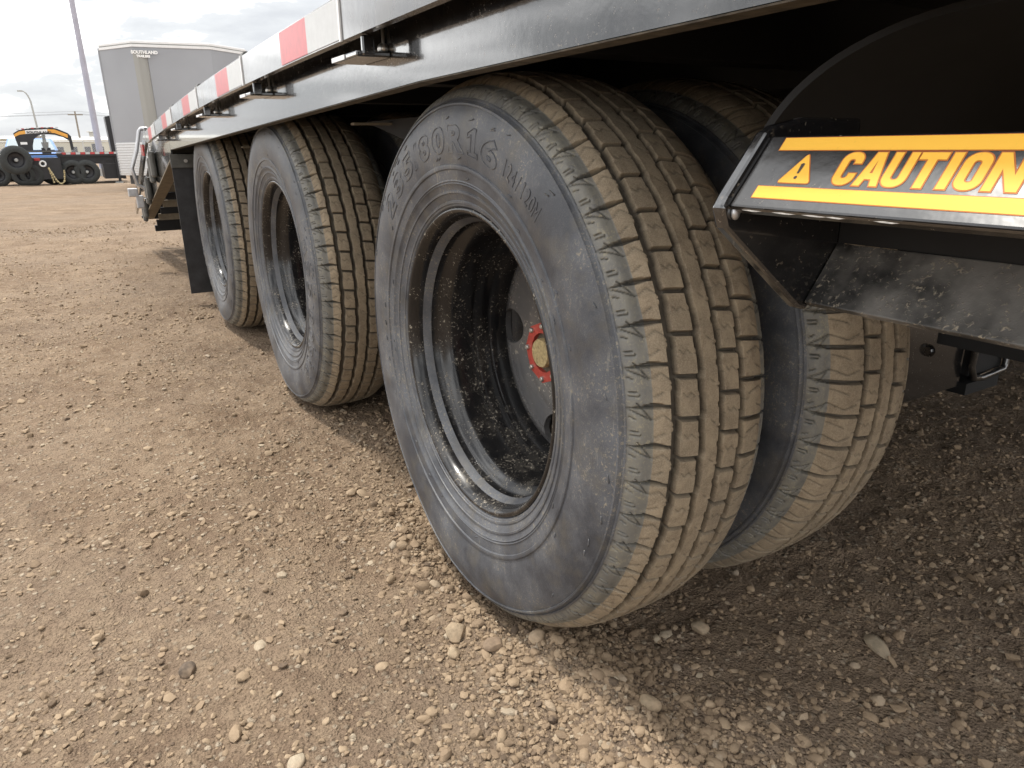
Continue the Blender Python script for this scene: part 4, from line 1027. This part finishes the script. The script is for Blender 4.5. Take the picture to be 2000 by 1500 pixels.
for x in (-2.38, -.98): obj('headlight', MB().box(x, x+.2, 29.87, 29.99, bz+.62, bz+.78), M['glass'], BP)
obj('bumper', MB().box(-2.5, -.7, 29.82, 29.92, bz+.30, bz+.45), M['alu'], BP)
for x in (-2.45, -.95):
    for y in (30.7, 34.2):
        wq = far_wheel(BP, Vector((x+.12, y, bz+.38))-BP.location, .38, .24); wq.rotation_euler[2] = 0 if x < -1.6 else pi
# tall light pole and street lamp
lp = MB(); lp.tube([(.662, 34.13, gzf(.66, 34.1)+.31), (.662, 34.13, 11.5)], .125, 20, .075); LP_ = empty('light_pole', (.662, 34.13, gzf(.66, 34.1))); tag(LP_, 'tall lavender grey light pole rising out of frame left of the cargo trailer', 'light pole')
obj('shaft', lp, M['pole'], LP_, smooth=50); obj('base', MB().box(.44, .88, 33.9, 34.35, gzf(.66, 34.1)-.05, gzf(.66, 34.1)+.309), M['wall_b'], LP_)
obj('lamp_head', MB().box(-.2, .6, 34.0, 34.26, 11.5, 11.62), M['lamp'], LP_)
gl = gzf(-2.5, 79)
SLm = empty('street_lamp', (-2.47, 79.1, gl)); tag(SLm, 'thin curved arm street lamp against the sky at far left', 'street lamp')
arcp = [(-2.47, 79.1, gl), (-2.50, 79.1, 2.6), (-2.56, 79.1, 4.3)] + [(-3.06+.50*cos(R(a)), 79.1, 4.55+1.22*sin(R(a))) for a in (15, 30, 45, 60, 75, 88)]
obj('pole', MB().tube(arcp, .085, 10, .05), M['lamp'], SLm, smooth=50); obj('lamp_head', MB().box(-3.42, -3.02, 79.0, 79.2, 5.71, 5.82), M['lamp'], SLm)
UPo = empty('utility_pole', (1.33, 129.1, gzf(1.3, 129))); tag(UPo, 'wooden utility pole with a crossarm and overhead wires beyond the yard', 'utility pole')
obj('pole', MB().tube([(1.33, 129.1, gzf(1.3, 129)), (1.33, 129.1, 6.3)], .16, 10, .11), M['wood'], UPo); obj('crossarm', MB().box(.35, 2.3, 129.0, 129.15, 5.75, 5.9), M['wood'], UPo)
for dx, z0 in ((-.9, 5.95), (.85, 5.95), (0, 6.3)):
    mb = MB()
    for sgn, ln_, dz in ((-1, 60, -.4), (1, 60, -1.2)):
        mb.tube([(1.33+dx+sgn*ln_*t, 129.1, z0 + dz*t - 3.2*t*(1-t)*.9) for t in np.linspace(0, 1, 13)], .022, 5)
    obj('wire', mb, M['wire'], UPo)
# fence
FN = empty('chain_link_fence', (-2, 40, gzf(-2, 40))); tag(FN, 'galvanised chain link fence with a top rail behind the parked trailers', 'fence'); fz = gzf(-2, 40)
obj('top_rail', MB().tube([(-12, 40, 1.11), (5, 40, 1.10)], .028, 8), M['fence'], FN)
for k in range(8): x = -11.8+2.4*k; obj('post', MB().tube([(x, 40, fz), (x, 40, 1.16)], .035, 8), M['fence'], FN)
ml_ = MB()
for k in range(170):
    x = -12+.1*k
    ml_.add([(x, 40.0, fz+.03), (x+.008, 40.0, fz+.03), (x+1.4+.008, 40.0, 1.08), (x+1.4, 40.0, 1.08)], [(0, 1, 2, 3)])
    ml_.add([(x+1.4, 40.004, fz+.03), (x+1.408, 40.004, fz+.03), (x+.008, 40.004, 1.08), (x, 40.004, 1.08)], [(0, 1, 2, 3)])
o = obj('wire_mesh', ml_, M['fence'], FN); o['kind'] = 'stuff'
# low buildings
def building(name, x0, x1, y, d, h, wallm, label, wins, ridge=.35):
    g = gzf((x0+x1)/2, y)
    b = empty(name, ((x0+x1)/2, y, g)); tag(b, label, 'building')
    obj('wall', MB().box(x0, x1, y, y+d, g-.1, g+h), wallm, b)
    obj('roof', MB().prism([(x0-.3, y-.3, g+h+.002), (x0-.3, y+d+.3, g+h+.002), (x0-.3, y+d/2, g+h+ridge)], (x1-x0+.6, 0, 0)), M['roofm'], b)
    for (a, c, z0, z1) in wins:
        obj('window', MB().box(a, c, y-.06, y-.004, g+z0, g+z1), M['winm'], b)
building('warehouse', -48, -6.6, 122, 14, 2.7, M['wall_a'], 'long cream warehouse on the left horizon beyond the fence', [(-12+2.2*k, -11.1+2.2*k, .9, 1.9) for k in range(3)] + [(-30, -27, .1, 2.2)], .5)
building('shed', -5.9, -3.4, 118, 6, 3.0, M['wall_b'], 'small grey shed standing between the two cream buildings', [(-5.2, -4.6, 1.0, 1.8), (-4.4, -3.9, 1.0, 1.8)], .2)
building('workshop', -2.8, 9.5, 125, 12, 2.5, M['wall_a'], 'low cream workshop with dark windows behind the light pole', [(-1.8+1.7*k, -1.0+1.7*k, .8, 1.6) for k in range(6)] + [(2.6, 3.6, .0, 2.0)], .55)
building('tower_block', 3.0, 4.0, 140, 5, 4.0, M['wall_b'], 'narrow grey roof housing poking above the cream workshop', [], .1)
